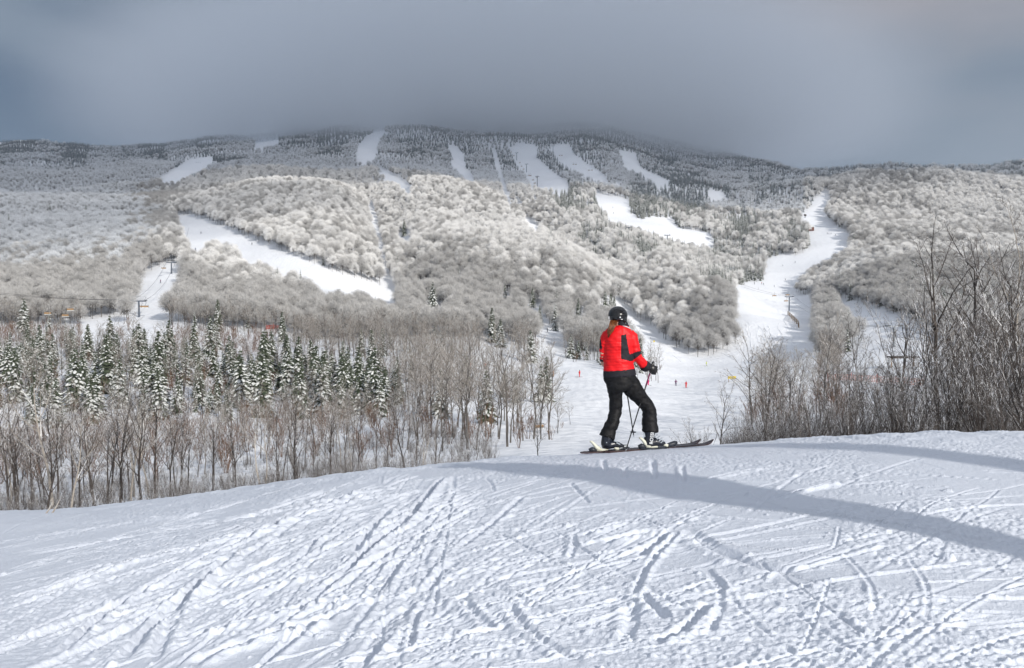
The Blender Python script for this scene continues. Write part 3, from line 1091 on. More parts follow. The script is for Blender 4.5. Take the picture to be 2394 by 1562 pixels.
# --- spruces
def spruce(seed, H_=9.0, Rb=1.9, levels=26, per=8, snow=0.75, seg=3, fringe=True):
    rg = np.random.default_rng(seed)
    cr = Geo()
    sn = Geo()
    for i in range(levels):
        f = (i + 0.3 * rg.random()) / levels
        z = H_ * (0.06 + 0.92 * f)
        Lb = Rb * (1 - f) ** 0.85 + 0.10
        for k in range(per if f < 0.8 else max(4, per - 3)):
            az = 2 * math.pi * (k + rg.random() * 0.8) / per + i * 1.3
            l_ = Lb * rg.uniform(0.62, 1.18)
            z = H_ * (0.06 + 0.92 * f) + rg.uniform(-.5, .5) * H_ / levels
            dr = np.array([math.cos(az), math.sin(az), 0])
            sd = np.array([-math.sin(az), math.cos(az), 0])
            z0_ = z; droop = -0.40 * l_ * rg.uniform(0.4, 1.5) + 0.15 * l_ * f
            lift = 0.12 * l_
            cen = []
            for s_ in range(seg + 1):
                q = s_ / seg
                cen.append(np.array([0, 0, z]) + dr * l_ * q + np.array([0, 0, lift * q + (droop - lift) * q * q]))
            wid = l_ * 0.30 + 0.08
            V, T = [], []
            for s_ in range(seg + 1):
                q = s_ / seg
                w2 = wid * math.sin(math.pi * (0.18 + 0.74 * q)) * rg.uniform(0.75, 1.2)
                V += [cen[s_] - sd * w2 - np.array([0, 0, w2 * 0.45]), cen[s_], cen[s_] + sd * w2 - np.array([0, 0, w2 * 0.45])]
            for s_ in range(seg):
                a_ = s_ * 3
                T += [(a_, a_ + 1, a_ + 4, a_ + 3), (a_ + 1, a_ + 2, a_ + 5, a_ + 4)]
            cr.add(V, T)
            if fringe:
                for s_ in range(seg + 1):
                    for e, sg in ((0, -1), (2, 1)):
                        p_ = np.array(V[s_ * 3 + e])
                        tp = p_ + sd * sg * 0.12 + dr * 0.12 + np.array([0, 0, -0.16 * rg.uniform(.5, 1.4)])
                        cr.add([p_ - dr * .10, p_ + dr * .08, tp], [(0, 1, 2)])
            if rg.random() < snow:
                # a pad of snow lying along the bough
                V2, T2 = [], []
                ss = rg.uniform(0.15, 0.4)
                for s_ in range(seg + 1):
                    q = ss + (1.02 - ss) * s_ / seg
                    c_ = np.array([0, 0, z]) + dr * l_ * q + np.array([0, 0, lift * q + (droop - lift) * q * q])
                    w2 = wid * 0.66 * math.sin(math.pi * (0.12 + 0.76 * s_ / seg)) * rg.uniform(0.6, 1.2)
                    th = 0.06
                    V2 += [c_ - sd * w2 - np.array([0, 0, w2 * 0.45 - .02]), c_ + np.array([0, 0, th]), c_ + sd * w2 - np.array([0, 0, w2 * 0.45 - .02])]
                for s_ in range(seg):
                    a_ = s_ * 3
                    T2 += [(a_, a_ + 1, a_ + 4, a_ + 3), (a_ + 1, a_ + 2, a_ + 5, a_ + 4)]
                sn.add(V2, T2)
    return cr, sn


def spruce_meshes(name, seed, m_c, m_s, **kw):
    cr, sn = spruce(seed, **kw)
    c = cr.build(name + '_crown')
    c.materials.append(m_c)
    s_ = sn.build(name + '_snow')
    s_.materials.append(m_s)
    H_ = kw.get('H_', 9.0)
    t_ = segs_mesh(name + '_trunk', [(0, 0, 0, 0, 0, H_ * 0.97, .13, .015)])
    t_.materials.append(M_bark)
    return t_, c, s_


SPR = [spruce_meshes('spruce', 300 + k, M_needle, M_bsnow, H_=9.0, Rb=(1.75, 2.1, 1.5, 1.9)[k], levels=(24, 22, 26, 24)[k], per=8, snow=(.55, .68, .5, .6)[k]) for k in range(4)]


def spruce_one(name, seed, m_c, m_s, **kw):
    cr, sn = spruce(seed, **kw)
    for v_, f_ in zip(sn.v, sn.f):
        cr.v.append(v_)
    off = cr.n
    for f_ in sn.f:
        cr.f.append(f_ + off)
    cr.m += [np.ones(len(f_)) for f_ in sn.f]
    cr.n += sn.n
    me = cr.build(name)
    me.materials.append(m_c)
    me.materials.append(m_s)
    return me


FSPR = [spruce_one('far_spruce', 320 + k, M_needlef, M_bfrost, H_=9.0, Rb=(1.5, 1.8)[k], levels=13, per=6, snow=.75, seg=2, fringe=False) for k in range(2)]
MSPR = [spruce_one('slope_spruce', 330 + k, M_needle, M_bsnow, H_=9.0, Rb=(1.4, 1.7)[k], levels=16, per=6, snow=.8, seg=2, fringe=False) for k in range(2)]


def join_mesh(name, parts):
    G_ = Geo()
    mats = []
    for me in parts:
        Vt = np.zeros(len(me.vertices) * 3)
        me.vertices.foreach_get('co', Vt)
        Qt = np.zeros(len(me.loops), dtype=np.int32)
        me.loops.foreach_get('vertex_index', Qt)
        G_.add(Vt.reshape(-1, 3), Qt.reshape(-1, 4), len(mats))
        mats.append(me.materials[0])
    me = G_.build(name)
    for m in mats:
        me.materials.append(m)
    return me


# single spruces that stand out on the slopes: photo x, base y, height in px
LONE = ((1012, 722, 66, 1), (958, 705, 30, 1), (945, 552, 40, 0), (1180, 700, 36, 0), (1245, 720, 50, 1), (1262, 760, 48, 1), (1352, 745, 50, 1), (1415, 722, 44, 1), (1428, 724, 40, 0), (1436, 726, 34, 1),
                         (1335, 838, 60, 1), (1352, 840, 45, 1), (210, 490, 26, 0), (1150, 800, 84, 1), (1170, 812, 70, 1), (660, 800, 74, 1), (1205, 668, 30, 0), (1320, 720, 34, 1))


# ------------------------------------------------------------------ scattering
def scatter_stuff(name, label, protos, pts, mode_group=None):
    """one object that stands for a wood too dense to count"""
    pts = np.array(pts)
    if not len(pts):
        return
    c = bpy.data.collections.new(name + '_kinds')
    for k, me in enumerate(protos):
        o = bpy.data.objects.new('kind%02d' % k, me)
        c.objects.link(o)
    me = bpy.data.meshes.new(name)
    me.vertices.add(len(pts))
    me.vertices.foreach_set('co', pts[:, :3].astype(np.float32).ravel())
    for an, col, ty in (('kind_no', 3, 'INT'), ('turn', 4, 'FLOAT'), ('size', 5, 'FLOAT')):
        at_ = me.attributes.new(an, ty, 'POINT')
        at_.data.foreach_set('value', pts[:, col].astype(np.int32 if ty == 'INT' else np.float32))
    o = link(name, me)
    tag(o, label, name.replace('_', ' '), kind='stuff')
    ng = bpy.data.node_groups.new(name, 'GeometryNodeTree')
    ng.interface.new_socket('Geometry', in_out='INPUT', socket_type='NodeSocketGeometry')
    ng.interface.new_socket('Geometry', in_out='OUTPUT', socket_type='NodeSocketGeometry')
    gi = ng.nodes.new('NodeGroupInput')
    go = ng.nodes.new('NodeGroupOutput')
    ci = ng.nodes.new('GeometryNodeCollectionInfo')
    ci.inputs['Collection'].default_value = c
    ci.inputs['Separate Children'].default_value = True
    ci.inputs['Reset Children'].default_value = True
    ip = ng.nodes.new('GeometryNodeInstanceOnPoints')
    ip.inputs['Pick Instance'].default_value = True

    def na(n_, ty):
        a_ = ng.nodes.new('GeometryNodeInputNamedAttribute')
        a_.data_type = ty
        a_.inputs['Name'].default_value = n_
        return a_.outputs['Attribute']
    cx = ng.nodes.new('ShaderNodeCombineXYZ')
    ng.links.new(na('turn', 'FLOAT'), cx.inputs['Z'])
    er = ng.nodes.new('FunctionNodeEulerToRotation')
    ng.links.new(cx.outputs[0], er.inputs[0])
    ng.links.new(gi.outputs[0], ip.inputs['Points'])
    ng.links.new(ci.outputs[0], ip.inputs['Instance'])
    ng.links.new(na('kind_no', 'INT'), ip.inputs['Instance Index'])
    ng.links.new(er.outputs[0], ip.inputs['Rotation'])
    ng.links.new(na('size', 'FLOAT'), ip.inputs['Scale'])
    ng.links.new(ip.outputs[0], go.inputs[0])
    md = o.modifiers.new('scatter', 'NODES')
    md.node_group = ng
    return o


def candidates(d0, d1, sp_, rg, u0=-260, u1=2660, jit=0.42):
    t0 = (u0 - 1197) / F
    t1 = (u1 - 1197) / F
    ys = np.arange(d0, d1, sp_)
    out_ = []
    for y in ys:
        xs_ = np.arange(t0 * y, t1 * y, sp_)
        out_.append(np.stack([xs_ + (int(y / sp_) % 2) * sp_ / 2, np.full(len(xs_), y)], -1))
    P = np.concatenate(out_)
    P += rg.uniform(-jit, jit, P.shape) * sp_
    P[:, 1] = np.maximum(P[:, 1], d0)
    z = ground(P[:, 0], P[:, 1])
    return P[:, 0], P[:, 1], z


def base_uv(x, y, z):
    return tg2pix(x / y, z / y)


def clear_of_runs(x, y, z, h):
    u, v = base_uv(x, y, z)
    bad = in_runs(u, v)
    for (u_, vb, hp, dk) in LONE:
        if hp < 35:
            continue
        bad |= (np.abs(u - u_) < hp * .30 + 5) & (v > vb - 6) & (v < vb + 26 + hp * .3)
    for q in (0.3, 0.6, 0.88):
        u2, v2 = tg2pix(x / y, (z + h * q) / y)
        bad |= in_runs(u2, v2)
    return ~bad, u, v


def visible(x, y, z, h):
    """crown tops not hidden behind nearer ground"""
    top = (z + h) / y
    hid = np.zeros(len(x), bool)
    t = x / y
    for q in (0.35, 0.5, 0.62, 0.72, 0.8, 0.87, 0.93, 0.97):
        yy = y * q
        m = yy > 15
        hid |= m & ((ground(t * yy, np.maximum(yy, 15)) + 4) / np.maximum(yy, 15) > top + 3 / y)
    return ~hid


rg = np.random.default_rng(3)
# conifer share over the slopes
def conifer_share(u, v, d):
    s = np.full(len(u), 0.0)
    n = vnoise(u / 60.0, v / 35.0, 7)
    s = np.where(d > 1450, 0.55 + n * 0.9, s)
    s = np.where(d > 1750, 0.85 + n * 0.5, s)
    mid = (u > 1280) & (u < 1800) & (v > 430) & (v < 640) & (d <= 1450)
    s = np.where(mid, 0.42 + n * 1.3, s)
    s = np.where((u > 1480) & (u < 1900) & (v > 400) & (v < 600) & (d > 700), 0.5 + n * 1.2, s)
    s = np.where((u > 1600) & (u < 1800) & (v > 600) & (v < 700), 0.5 + n, s)
    s = np.where((u > 1750) & (d > 1380), 0.8, s)
    s = np.where((u > 1850) & (d < 900) & (v > 640), 0.12 + n * 0.4, s)
    s = np.where((d < 1450) & (s == 0), 0.015, s)
    return s


FW = dict(frost=[], lfrost=[], cfrost=[], fspr=[], mspr=[])
for (d0, d1, sp_) in ((300, 620, 4.2), (620, 1000, 4.7), (1000, 1500, 5.8), (1500, 2450, 6.6)):
    x, y, z = candidates(d0, d1, sp_, rg)
    ok, u, v = clear_of_runs(x, y, z, 11.5)
    ok &= visible(x, y, z, 11)
    ok &= ~((u > 1720) & (u < 1905) & (v > 690) & (v < 830))
    x, y, z, u, v = x[ok], y[ok], z[ok], u[ok], v[ok]
    cs = conifer_share(u, v, y)
    con = rg.random(len(x)) < cs
    tone = rg.random(len(x)) + fbm(x / 120, y / 120, 2, 15) * 0.8
    for i in range(len(x)):
        s_ = rg.uniform(0.48, 0.98) * (1.3 if (u[i] > 1880 and y[i] > 820) else 1)
        tn = rg.uniform(0, 6.28)
        row = [x[i], y[i], z[i] - 0.2, 0, tn, s_]
        d = y[i]
        if con[i]:
            row[5] *= 1.35 if d > 1400 else 1.55
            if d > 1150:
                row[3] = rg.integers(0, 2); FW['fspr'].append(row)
            else:
                row[3] = rg.integers(0, 2); FW['mspr'].append(row)
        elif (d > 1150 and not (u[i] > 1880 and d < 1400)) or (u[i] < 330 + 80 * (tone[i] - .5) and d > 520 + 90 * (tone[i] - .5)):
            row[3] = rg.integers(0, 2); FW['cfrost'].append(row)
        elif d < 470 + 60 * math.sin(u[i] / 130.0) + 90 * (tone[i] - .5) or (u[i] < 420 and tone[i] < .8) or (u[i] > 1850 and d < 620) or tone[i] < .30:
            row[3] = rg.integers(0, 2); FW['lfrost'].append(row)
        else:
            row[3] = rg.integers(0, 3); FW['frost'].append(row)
print('forest counts', {k: len(v_) for k, v_ in FW.items()})

# --- middle distance, 78 to 330 m
T_all = []   # (kind, x, y, z, turn, size, u, v)
x, y, z = candidates(80, 300, 3.7, rg)
ok, u, v = clear_of_runs(x, y, z, 8.0)
ok &= ~((u > 1500) & (u < 1700) & (v < 1000))
ok &= visible(x, y, z, 9)
x, y, z, u, v = x[ok], y[ok], z[ok], u[ok], v[ok]
for i in range(len(x)):
    d = y[i]
    uu, vv = u[i], v[i]
    tn = rg.uniform(0, 6.28)
    r_ = rg.random()
    nn = float(vnoise(np.array([x[i] / 16]), np.array([d / 16]), 51)[0])
    if uu < 1320:
        stand = uu < 930 and 140 < d < 232
        if 236 < d < 286 and uu < 640:
            k = 'bush'
            if r_ < 0.05: k = 'spruce'
        elif stand and r_ < 0.50 + nn * 0.9:
            k = 'spruce'
        elif stand:
            k = 'bush' if r_ < 0.85 else 'mid'
        elif 112 < d <= 140 and uu < 1000:
            k = 'bush' if r_ < 0.65 else 'mid'
        elif d <= 112:
            k = 'mid' if r_ < 0.40 + 0.35 * (uu > 950) else ('bush' if r_ < 0.93 else None)
        else:
            k = 'mid' if r_ < 0.80 else ('bush' if r_ < .92 else 'spruce')
            if r_ > .94 and nn < 0.1:
                k = 'mid'
    elif uu < 1560:
        k = 'mid' if r_ < 0.75 else 'spruce'
        if d < 200: k = None
    else:
        k = 'mid' if r_ < 0.45 else ('bush' if r_ < .9 else None)
        if d < 150 and uu < 1720: k = None
    if k:
        sz = rg.uniform(0.65, 1.08)
        if k == 'spruce':
            sz = rg.uniform(0.45, 1.0) * (1.35 if rg.random() < .3 else 1)
        if k == 'mid' and d < 150 and uu < 960:
            sz *= 0.55 + 0.3 * (d - 80) / 70
        T_all.append([k, x[i], d, z[i] - 0.15, tn, sz, uu, vv])

# the wood corner left of the big skier and the bush clump just behind
for (ua, ub, va, vb, n_, sa, sb) in ((1318, 1440, 812, 850, 34, .6, .95), (1478, 1545, 845, 896, 20, .45, .85), (1290, 1345, 985, 1030, 6, .3, .5)):
    for k in range(n_):
        u_, v_ = rg.uniform(ua, ub), rg.uniform(va, vb)
        p = at(u_, v_, 60)
        T_all.append(['mid' if k % 4 else 'bush', p.x, p.y, p.z - .1, rg.uniform(0, 6), rg.uniform(sa, sb), u_, v_])

# --- near rows beyond the brow
def near_top(u_):
    return np.interp(u_, [-100, 0, 150, 300, 450, 700, 900, 1100, 1290, 1345, 1360, 1600, 1680, 1780, 1860, 1950, 2050, 2130, 2250, 2330, 2420],
                     [900, 905, 900, 895, 925, 915, 925, 945, 960, 975, 1050, 960, 890, 815, 850, 800, 740, 690, 650, 610, 600])


NEARS = []
ulist = np.arange(-120, 1370, 30.0)
for u_ in ulist:
    for rep in range(3):
        if rng.random() < 0.2:
            continue
        uu = u_ + rg.uniform(-15, 15)
        if uu > 1345:
            continue
        d = rg.uniform(34, 52) if rep == 0 else rg.uniform(50, 76)
        t = (uu - 1197) / F
        xx = t * d
        zz = gz(xx, d)
        vt = near_top(uu) + rg.uniform(0, 130) + (rep > 0) * rg.uniform(0, 30)
        if uu < 520 and rg.random() < 0.25:
            vt -= rg.uniform(20, 60)
        top = (700 - vt) / F * d
        h = top - zz
        if h < 2.5:
            continue
        NEARS.append(['near', xx, d, zz - 0.2, rg.uniform(0, 6.28), h, uu, vt])
# right-hand thicket
for u_ in np.arange(1612, 2560, 24.0):
    for rep in range(2):
        uu = u_ + rg.uniform(-11, 11)
        d = rg.uniform(19, 30) if rep == 0 else rg.uniform(28, 48)
        t = (uu - 1197) / F
        xx = t * d
        zz = gz(xx, d)
        vt = near_top(uu) + (rg.uniform(0, 150) if uu < 1880 else rg.uniform(50, 250)) + (60 if uu < 1900 else 0) * rg.random()
        if uu < 1690:
            vt = max(vt, 895)
        h = (700 - vt) / F * d - zz
        NEARS.append(['near' if rng.random() < .28 else 'bushn', xx, d, zz - 0.1, rg.uniform(0, 6.28), h, uu, vt])
# the two tall bare trees on the right and their neighbours
for (uu, d, vt, kd) in ((2188, 34, 595, 'near'), (2290, 40, 600, 'near'), (2375, 30, 640, 'near'), (2440, 34, 560, 'near'), (2110, 44, 740, 'near'), (1790, 46, 812, 'near'),
                        (2030, 50, 765, 'near'), (2240, 47, 640, 'near'), (2330, 50, 625, 'near'), (1900, 40, 850, 'near')):
    t = (uu - 1197) / F
    zz = gz(t * d, d)
    NEARS.append([kd, t * d, d, zz - .2, rg.uniform(0, 6.28), (700 - vt) / F * d - zz, uu, vt])

# ------------------------------------------------------------------ individuals
ORD = ['first', 'second', 'third', 'fourth', 'fifth', 'sixth', 'seventh', 'eighth', 'ninth', 'tenth']


def nth(i):
    if i < 10:
        return ORD[i]
    n = i + 1
    suf = 'th' if 10 <= n % 100 <= 20 else {1: 'st', 2: 'nd', 3: 'rd'}.get(n % 10, 'th')
    return '%d%s' % (n, suf)


def put_tree(name, parts, x, y, z, rz, s, label, cat, group):
    r_ = empty(name, (x, y, z), rz)
    r_.scale = (s, s, s)
    tag(r_, label, cat, group)
    for pn, me in parts:
        o = bpy.data.objects.new(pn, me)
        COL.objects.link(o)
        o.parent = r_
        if pn == 'snow_load':
            o['kind'] = 'stuff'
    return r_


def hword(h, a, b):
    return 'tall' if h > b else ('short' if h < a else 'middling')


near_left = sorted([n for n in NEARS if n[0] == 'near' and n[6] < 1400], key=lambda n: n[6])
near_right = sorted([n for n in NEARS if n[0] == 'near' and n[6] >= 1400], key=lambda n: n[6])
nbush = sorted([n for n in NEARS if n[0] == 'bushn'], key=lambda n: n[6])
for lst, where, grp in ((near_left, 'behind the snow brow left of the skier', 'leafless trees behind the brow on the left'),
                        (near_right, 'in the thicket right of the skier', 'tall leafless trees on the right')):
    for i, n in enumerate(lst):
        birch = rg.random() < 0.17
        k = int(rg.integers(6, 9)) if birch else int(rg.integers(0, 6))
        if n[6] > 2100 and n[6] < 2200:
            k = 2
        me_t, me_c, H_ = NEAR[k]
        s = n[5] / H_ * 0.97
        nm = 'birch_tree' if k >= 6 else 'bare_tree'
        look = 'pale-limbed' if k >= 6 else ('dark-twigged' if k % 2 == 0 else 'grey-brown')
        put_tree(nm, [('trunk', me_t), ('crown', me_c)], n[1], n[2], n[3], n[4], s,
                 '%s %s leafless tree, %s from the left %s' % (hword(n[5], 5.5, 8), look, nth(i), where), 'tree', grp)
for i, n in enumerate(nbush):
    me_t, me_c, H_ = BUSH[int(rg.integers(0, 3))]
    put_tree('bare_bush', [('stems', me_t), ('twigs', me_c)], n[1], n[2], n[3], n[4], n[5] / H_,
             '%s leafless bush with snowy twigs, %s from the left in the right-hand thicket' % (hword(n[5], 3, 4.6), nth(i)), 'bush', 'leafless bushes beyond the brow on the right')

spr_all = sorted([t for t in T_all if t[0] == 'spruce'], key=lambda t: -t[5] / t[2])
spr_ind = sorted(spr_all[:230], key=lambda t: t[6])
spr_rest = spr_all[230:]
# spruces that stand out singly on the slopes
for (u_, vb, hp, dk) in LONE:
    p = at(u_, vb, 60)
    spr_ind.append(['spruce', p.x, p.y, p.z - .1, rg.uniform(0, 6), hp / F * p.y / 9.0, u_, vb])
spr_ind.sort(key=lambda t: t[6])
for i, t in enumerate(spr_ind):
    me_t, me_c, me_s = SPR[int(rg.integers(0, 4))]
    region = 'in the spruce stand on the left' if t[6] < 480 else ('in the middle of the spruce stand' if t[6] < 900 else 'right of the spruce stand')
    put_tree('spruce_tree', [('trunk', me_t), ('crown', me_c), ('snow_load', me_s)], t[1], t[2], t[3], t[4], t[5],
             '%s snowy spruce, %s from the left edge, %s' % (hword(t[5] * 9, 6.6, 8.8), nth(i), region), 'spruce', 'snow-laden spruces in the valley')

mid_all = sorted([t for t in T_all if t[0] == 'mid'], key=lambda t: -t[5] / t[2])
nb = max(0, 290 - len(near_left) - len(near_right))
mid_ind = sorted(mid_all[:nb], key=lambda t: t[6])
mid_rest = mid_all[nb:]
for i, t in enumerate(mid_ind):
    me_t, me_c, H_ = MID[int(rg.integers(0, 5))]
    put_tree('grey_tree', [('trunk', me_t), ('crown', me_c)], t[1], t[2], t[3], t[4], t[5],
             '%s grey leafless tree down in the valley, %s of them from the left' % (hword(t[5] * 9.5, 7, 9), nth(i)), 'tree', 'grey leafless trees down in the valley')

MIDJ = [join_mesh('grey_tree', m[:2]) for m in MID]
MIDBJ = [join_mesh('brown_bush', m[:2]) for m in MIDB]
SPRJ = [join_mesh('spruce', s[:1]) for s in SPR]
rows = [[t[1], t[2], t[3], int(rg.integers(0, 5)), t[4], t[5]] for t in mid_rest]
scatter_stuff('bare_woodland', 'grey leafless woodland filling the valley below the slopes', MIDJ, rows)
rows = [[t[1], t[2], t[3], int(rg.integers(0, 3)), t[4], t[5] * rg.uniform(.8, 1.2)] for t in T_all if t[0] == 'bush']
scatter_stuff('brushwood', 'red-brown brushwood between the spruces', MIDBJ, rows)
rows = [[t[1], t[2], t[3], int(rg.integers(0, 2)), t[4], t[5]] for t in spr_rest] + FW['mspr']
scatter_stuff('slope_spruces', 'snow-dusted spruces mixed into the slope woods', MSPR, rows)
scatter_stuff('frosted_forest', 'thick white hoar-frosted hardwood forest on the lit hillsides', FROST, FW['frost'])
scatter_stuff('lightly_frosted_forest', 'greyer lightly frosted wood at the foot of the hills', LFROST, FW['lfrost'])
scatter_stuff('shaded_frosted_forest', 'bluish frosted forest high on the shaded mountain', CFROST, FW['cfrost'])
scatter_stuff('summit_spruces', 'dark frosted spruce forest under the cloud', FSPR, FW['fspr'])
# undergrowth: small brush right behind the brow
rows = []
for k in range(1700):
    uu = rg.uniform(-200, 2600)
    d = rg.uniform(30, 110) if uu < 1380 else rg.uniform(22, 70)
    if 1150 < uu < 1700:
        continue
    xx = (uu - 1197) / F * d
    rows.append([xx, d, gz(xx, d) - .1, int(rg.integers(0, 3)), rg.uniform(0, 6.3), rg.uniform(.15, .42)])
UND = [join_mesh('brush', b[:2]) for b in BUSH]
scatter_stuff('undergrowth', 'snowy twiggy undergrowth behind the brow', UND, rows)

# the young round-headed trees beside the piste that throw the long shadows over it
for k, (tipx, tipy, h, cw, chh, tr) in enumerate(((-0.7, 10.4, 4.9, .52, 2.9, .06), (2.1, 11.4, 8.0, .55, 4.5, .2))):
    Ld = h / math.tan(SUN_EL)
    hd = Vector((SUN_DIR.x, SUN_DIR.y)).normalized()
    bx_, by_ = tipx + hd.x * Ld, tipy + hd.y * Ld
    ztip = float(fg_base(np.array([tipx]), np.array([tipy]))[0])
    zb = float(fg_base(np.array([2.1]), np.array([3.2]))[0]) - .05 - .05 * bx_ / 10 - .1
    H_ = ztip + h - zb
    r_ = empty('young_tree', (bx_, by_, zb))
    tag(r_, ('small round-headed snowy tree just beside the piste', 'bigger round-headed snowy tree farther off beside the piste')[k], 'tree')
    g = Geo()
    g.tube([(0, 0, 0), (0, 0, H_ - chh * .5)], [tr, tr * .8], 10)
    link('trunk', g.build('trunk'), r_, [M_bark])
    n = 5000
    q = rg.normal(0, 1, (n, 3)); q /= np.linalg.norm(q, axis=1)[:, None]
    q *= (rg.random(n) ** .4)[:, None]
    q *= np.array([cw, cw, chh / 2]) * (0.9 + 0.15 * np.sin(q[:, 2] * 9))[:, None]
    q[:, :2] *= (0.06 + 0.94 * np.clip((q[:, 2] / chh + .5) * 1.15, 0, 1) ** 1.2)[:, None]
    c = q + np.array([0, 0, H_ - chh / 2])
    d_ = unit3(rg.normal(0, 1, (n, 3))); s2_ = unit3(np.cross(d_, rg.normal(0, 1, (n, 3))))
    V = np.stack([c - d_ * .10 - s2_ * .05, c - d_ * .10 + s2_ * .05, c + d_ * .12], 1).reshape(-1, 3)
    link('crown', npmesh('crown', V, np.arange(n * 3).reshape(-1, 3)), r_, [M_frost2])


# ------------------------------------------------------------------ lifts
M_steel = mat('dark_blue_steel', (0.06, 0.08, 0.12), 0.5, 0.3)
M_steel_g = mat('grey_steel', (0.32, 0.34, 0.36), 0.5, 0.4)
M_orange = mat('orange_seat', (0.36, 0.22, 0.10), 0.6)
M_black = mat('black_plastic', (0.015, 0.015, 0.018), 0.45)
M_cable = mat('steel_cable', (0.05, 0.05, 0.055), 0.5, 0.5)
M_wood = mat('weathered_wood', (0.30, 0.22, 0.14), 0.8, noise=(4, (0.2, 0.14, 0.09), .4, .6))
M_redp = mat('red_netting', (0.50, 0.06, 0.03), 0.7)
M_onet = mat('orange_netting', (0.60, 0.20, 0.10), 0.7)
M_yel = mat('yellow_board', (0.55, 0.42, 0.05), 0.6)
M_brownp = mat('brown_paint', (0.16, 0.06, 0.04), 0.7)
M_roof = mat('dark_roof', (0.05, 0.04, 0.035), 0.8)
M_white = mat('white_plastic', (0.72, 0.72, 0.68), 0.45)


def tower(p, h, arm, az, label, m=None, frame=True, sc_=1.0):
    m = m or M_steel
    r_ = empty('lift_tower', p, az)
    tag(r_, label, 'lift tower', 'chairlift towers')
    g = Geo()
    g.tube([(0, 0, -1.0), (0, 0, h)], [0.42 * sc_, 0.3 * sc_], 10)
    link('mast', g.build('mast'), r_, [m])
    g = Geo()
    g.box((0, 0, h), (arm / 2, 0.16 * sc_, 0.2 * sc_))
    link('crossarm', g.build('crossarm'), r_, [m])
    for sx in (-1, 1):
        g = Geo()
        g.box((sx * arm / 2 * .96, 0, h + 0.32), (0.12, 2.0 * sc_, 0.10))
        for k in range(6):
            g.box((sx * arm / 2 * .96, -1.7 * sc_ + k * .68 * sc_, h + 0.22), (0.1, .2, .2))
        link('sheave_train', g.build('sheave_train'), r_, [M_steel_g])
    if frame:
        g = Geo()
        for sx in (-1, 1):
            g.bar((sx * arm * .33, 0, h), (sx * arm / 2 * 1.05, 0, h + 1.5), .07, .07)
        g.bar((-arm / 2 * 1.05, 0, h + 1.5), (arm / 2 * 1.05, 0, h + 1.5), .08, .08)
        g.bar((-arm * .42, 0, h + .8), (arm * .42, 0, h + .8), .04, .04)
        link('lifting_frame', g.build('lifting_frame'), r_, [M_steel_g])
    g = Geo()
    for sx in (-.18, .18):
        g.bar((sx, -0.5 * sc_, 0), (sx, -0.42 * sc_, h), .03, .03)
    for k in range(int(h / .6)):
        g.bar((-.18, -.48 * sc_, .4 + k * .6), (.18, -.48 * sc_, .4 + k * .6), .025, .025)
    link('ladder', g.build('ladder'), r_, [M_steel_g])
    return r_


def chair_parts():
    g = Geo()
    g.bar((-1.1, 0, -2.6), (1.1, 0, -2.6), .22, .05)
    seat = g.build('seat'); seat.materials.append(M_bsnow)
    g = Geo()
    g.box((0, .22, -2.2), (1.0, .06, .24))
    back = g.build('backrest'); back.materials.append(M_orange)
    g = Geo()
    g.tube([(0, 0, 0), (.25, 0, -.5), (.25, .1, -1.2), (0, .2, -1.8)], [.05] * 4, 6)
    g.bar((-1.15, .2, -1.8), (1.15, .2, -1.8), .04, .04)
    for sx in (-1.15, 1.15):
        g.bar((sx, .2, -1.8), (sx, .0, -2.6), .04, .04)
    g.bar((-1.1, -.35, -2.25), (1.1, -.35, -2.25), .03, .03)
    hang = g.build('hanger'); hang.materials.append(M_black)
    return seat, back, hang


CH = chair_parts()
CHJ = join_mesh('chair', CH) if False else None
n_ch = 0


def chair(p, az, label, s=1.0, colour=None):
    r_ = empty('lift_chair', p, az)
    r_.scale = (s, s, s)
    tag(r_, label, 'lift chair', 'chairs hanging on the lifts')
    for nm, me in zip(('seat', 'backrest', 'hanger'), CH):
        o = bpy.data.objects.new(nm, me)
        COL.objects.link(o)
        o.parent = r_
    return r_


def cable(pts, label, r=0.05, sag=0.02):
    g = Geo()
    out_ = []
    for a_, b_2 in zip(pts[:-1], pts[1:]):
        a_, b_2 = Vector(a_), Vector(b_2)
        for k in range(9):
            q = k / 8
            p = a_.lerp(b_2, q)
            p.z -= sag * (b_2 - a_).length * 4 * q * (1 - q)
            if out_ and k == 0:
                continue
            out_.append(p)
    g.tube([tuple(p) for p in out_], [r] * len(out_), 5)
    o = link('lift_cable', g.build('lift_cable'), None, [M_cable])
    tag(o, label, 'cable', 'haul ropes of the chairlifts')


# left lift: tower at the bottom of the strip, a second above it
pa = at(325, 742)
pb = at(401, 640, 330)
dirv = (pb - pa); azL = math.atan2(-dirv.x, dirv.y)
hA = (700 - 704) / F * pa.y - pa.z
hB = (700 - 614) / F * pb.y - pb.z
tower(pa, hA, 5.0, azL * .6, 'blue-grey lift tower beside the orange chair at the foot of the left clearing', M_steel)
tower(pb, hB, 5.0, azL * .6, 'dark lift tower higher up at the top of the left clearing', M_steel)
for sx in (-2.4, 2.4):
    o1 = Vector((sx, 0, hA + .4)); o2 = Vector((sx, 0, hB + .4))
    pn = at(60, 735, 240); pn = Vector((pn.x + sx, pn.y - 40, pn.z + 9))
    pu = Vector((pb.x + dirv.x * .8 + sx, pb.y + dirv.y * .8, pb.z + dirv.z * .8 + hB + 12))
    cable([pn, pa + o1, pb + o2, pu], 'haul rope on the %s side of the left chairlift' % ('left' if sx < 0 else 'right'))
q = pa + Vector((2.9, -1.5, hA + .35))
chair(q, azL, 'orange-seated chair hanging just right of the blue-grey lift tower', 1.05)
chair(pa + Vector((-2.4, 8, hA + .2)), azL, 'empty chair hanging left of the blue-grey lift tower')
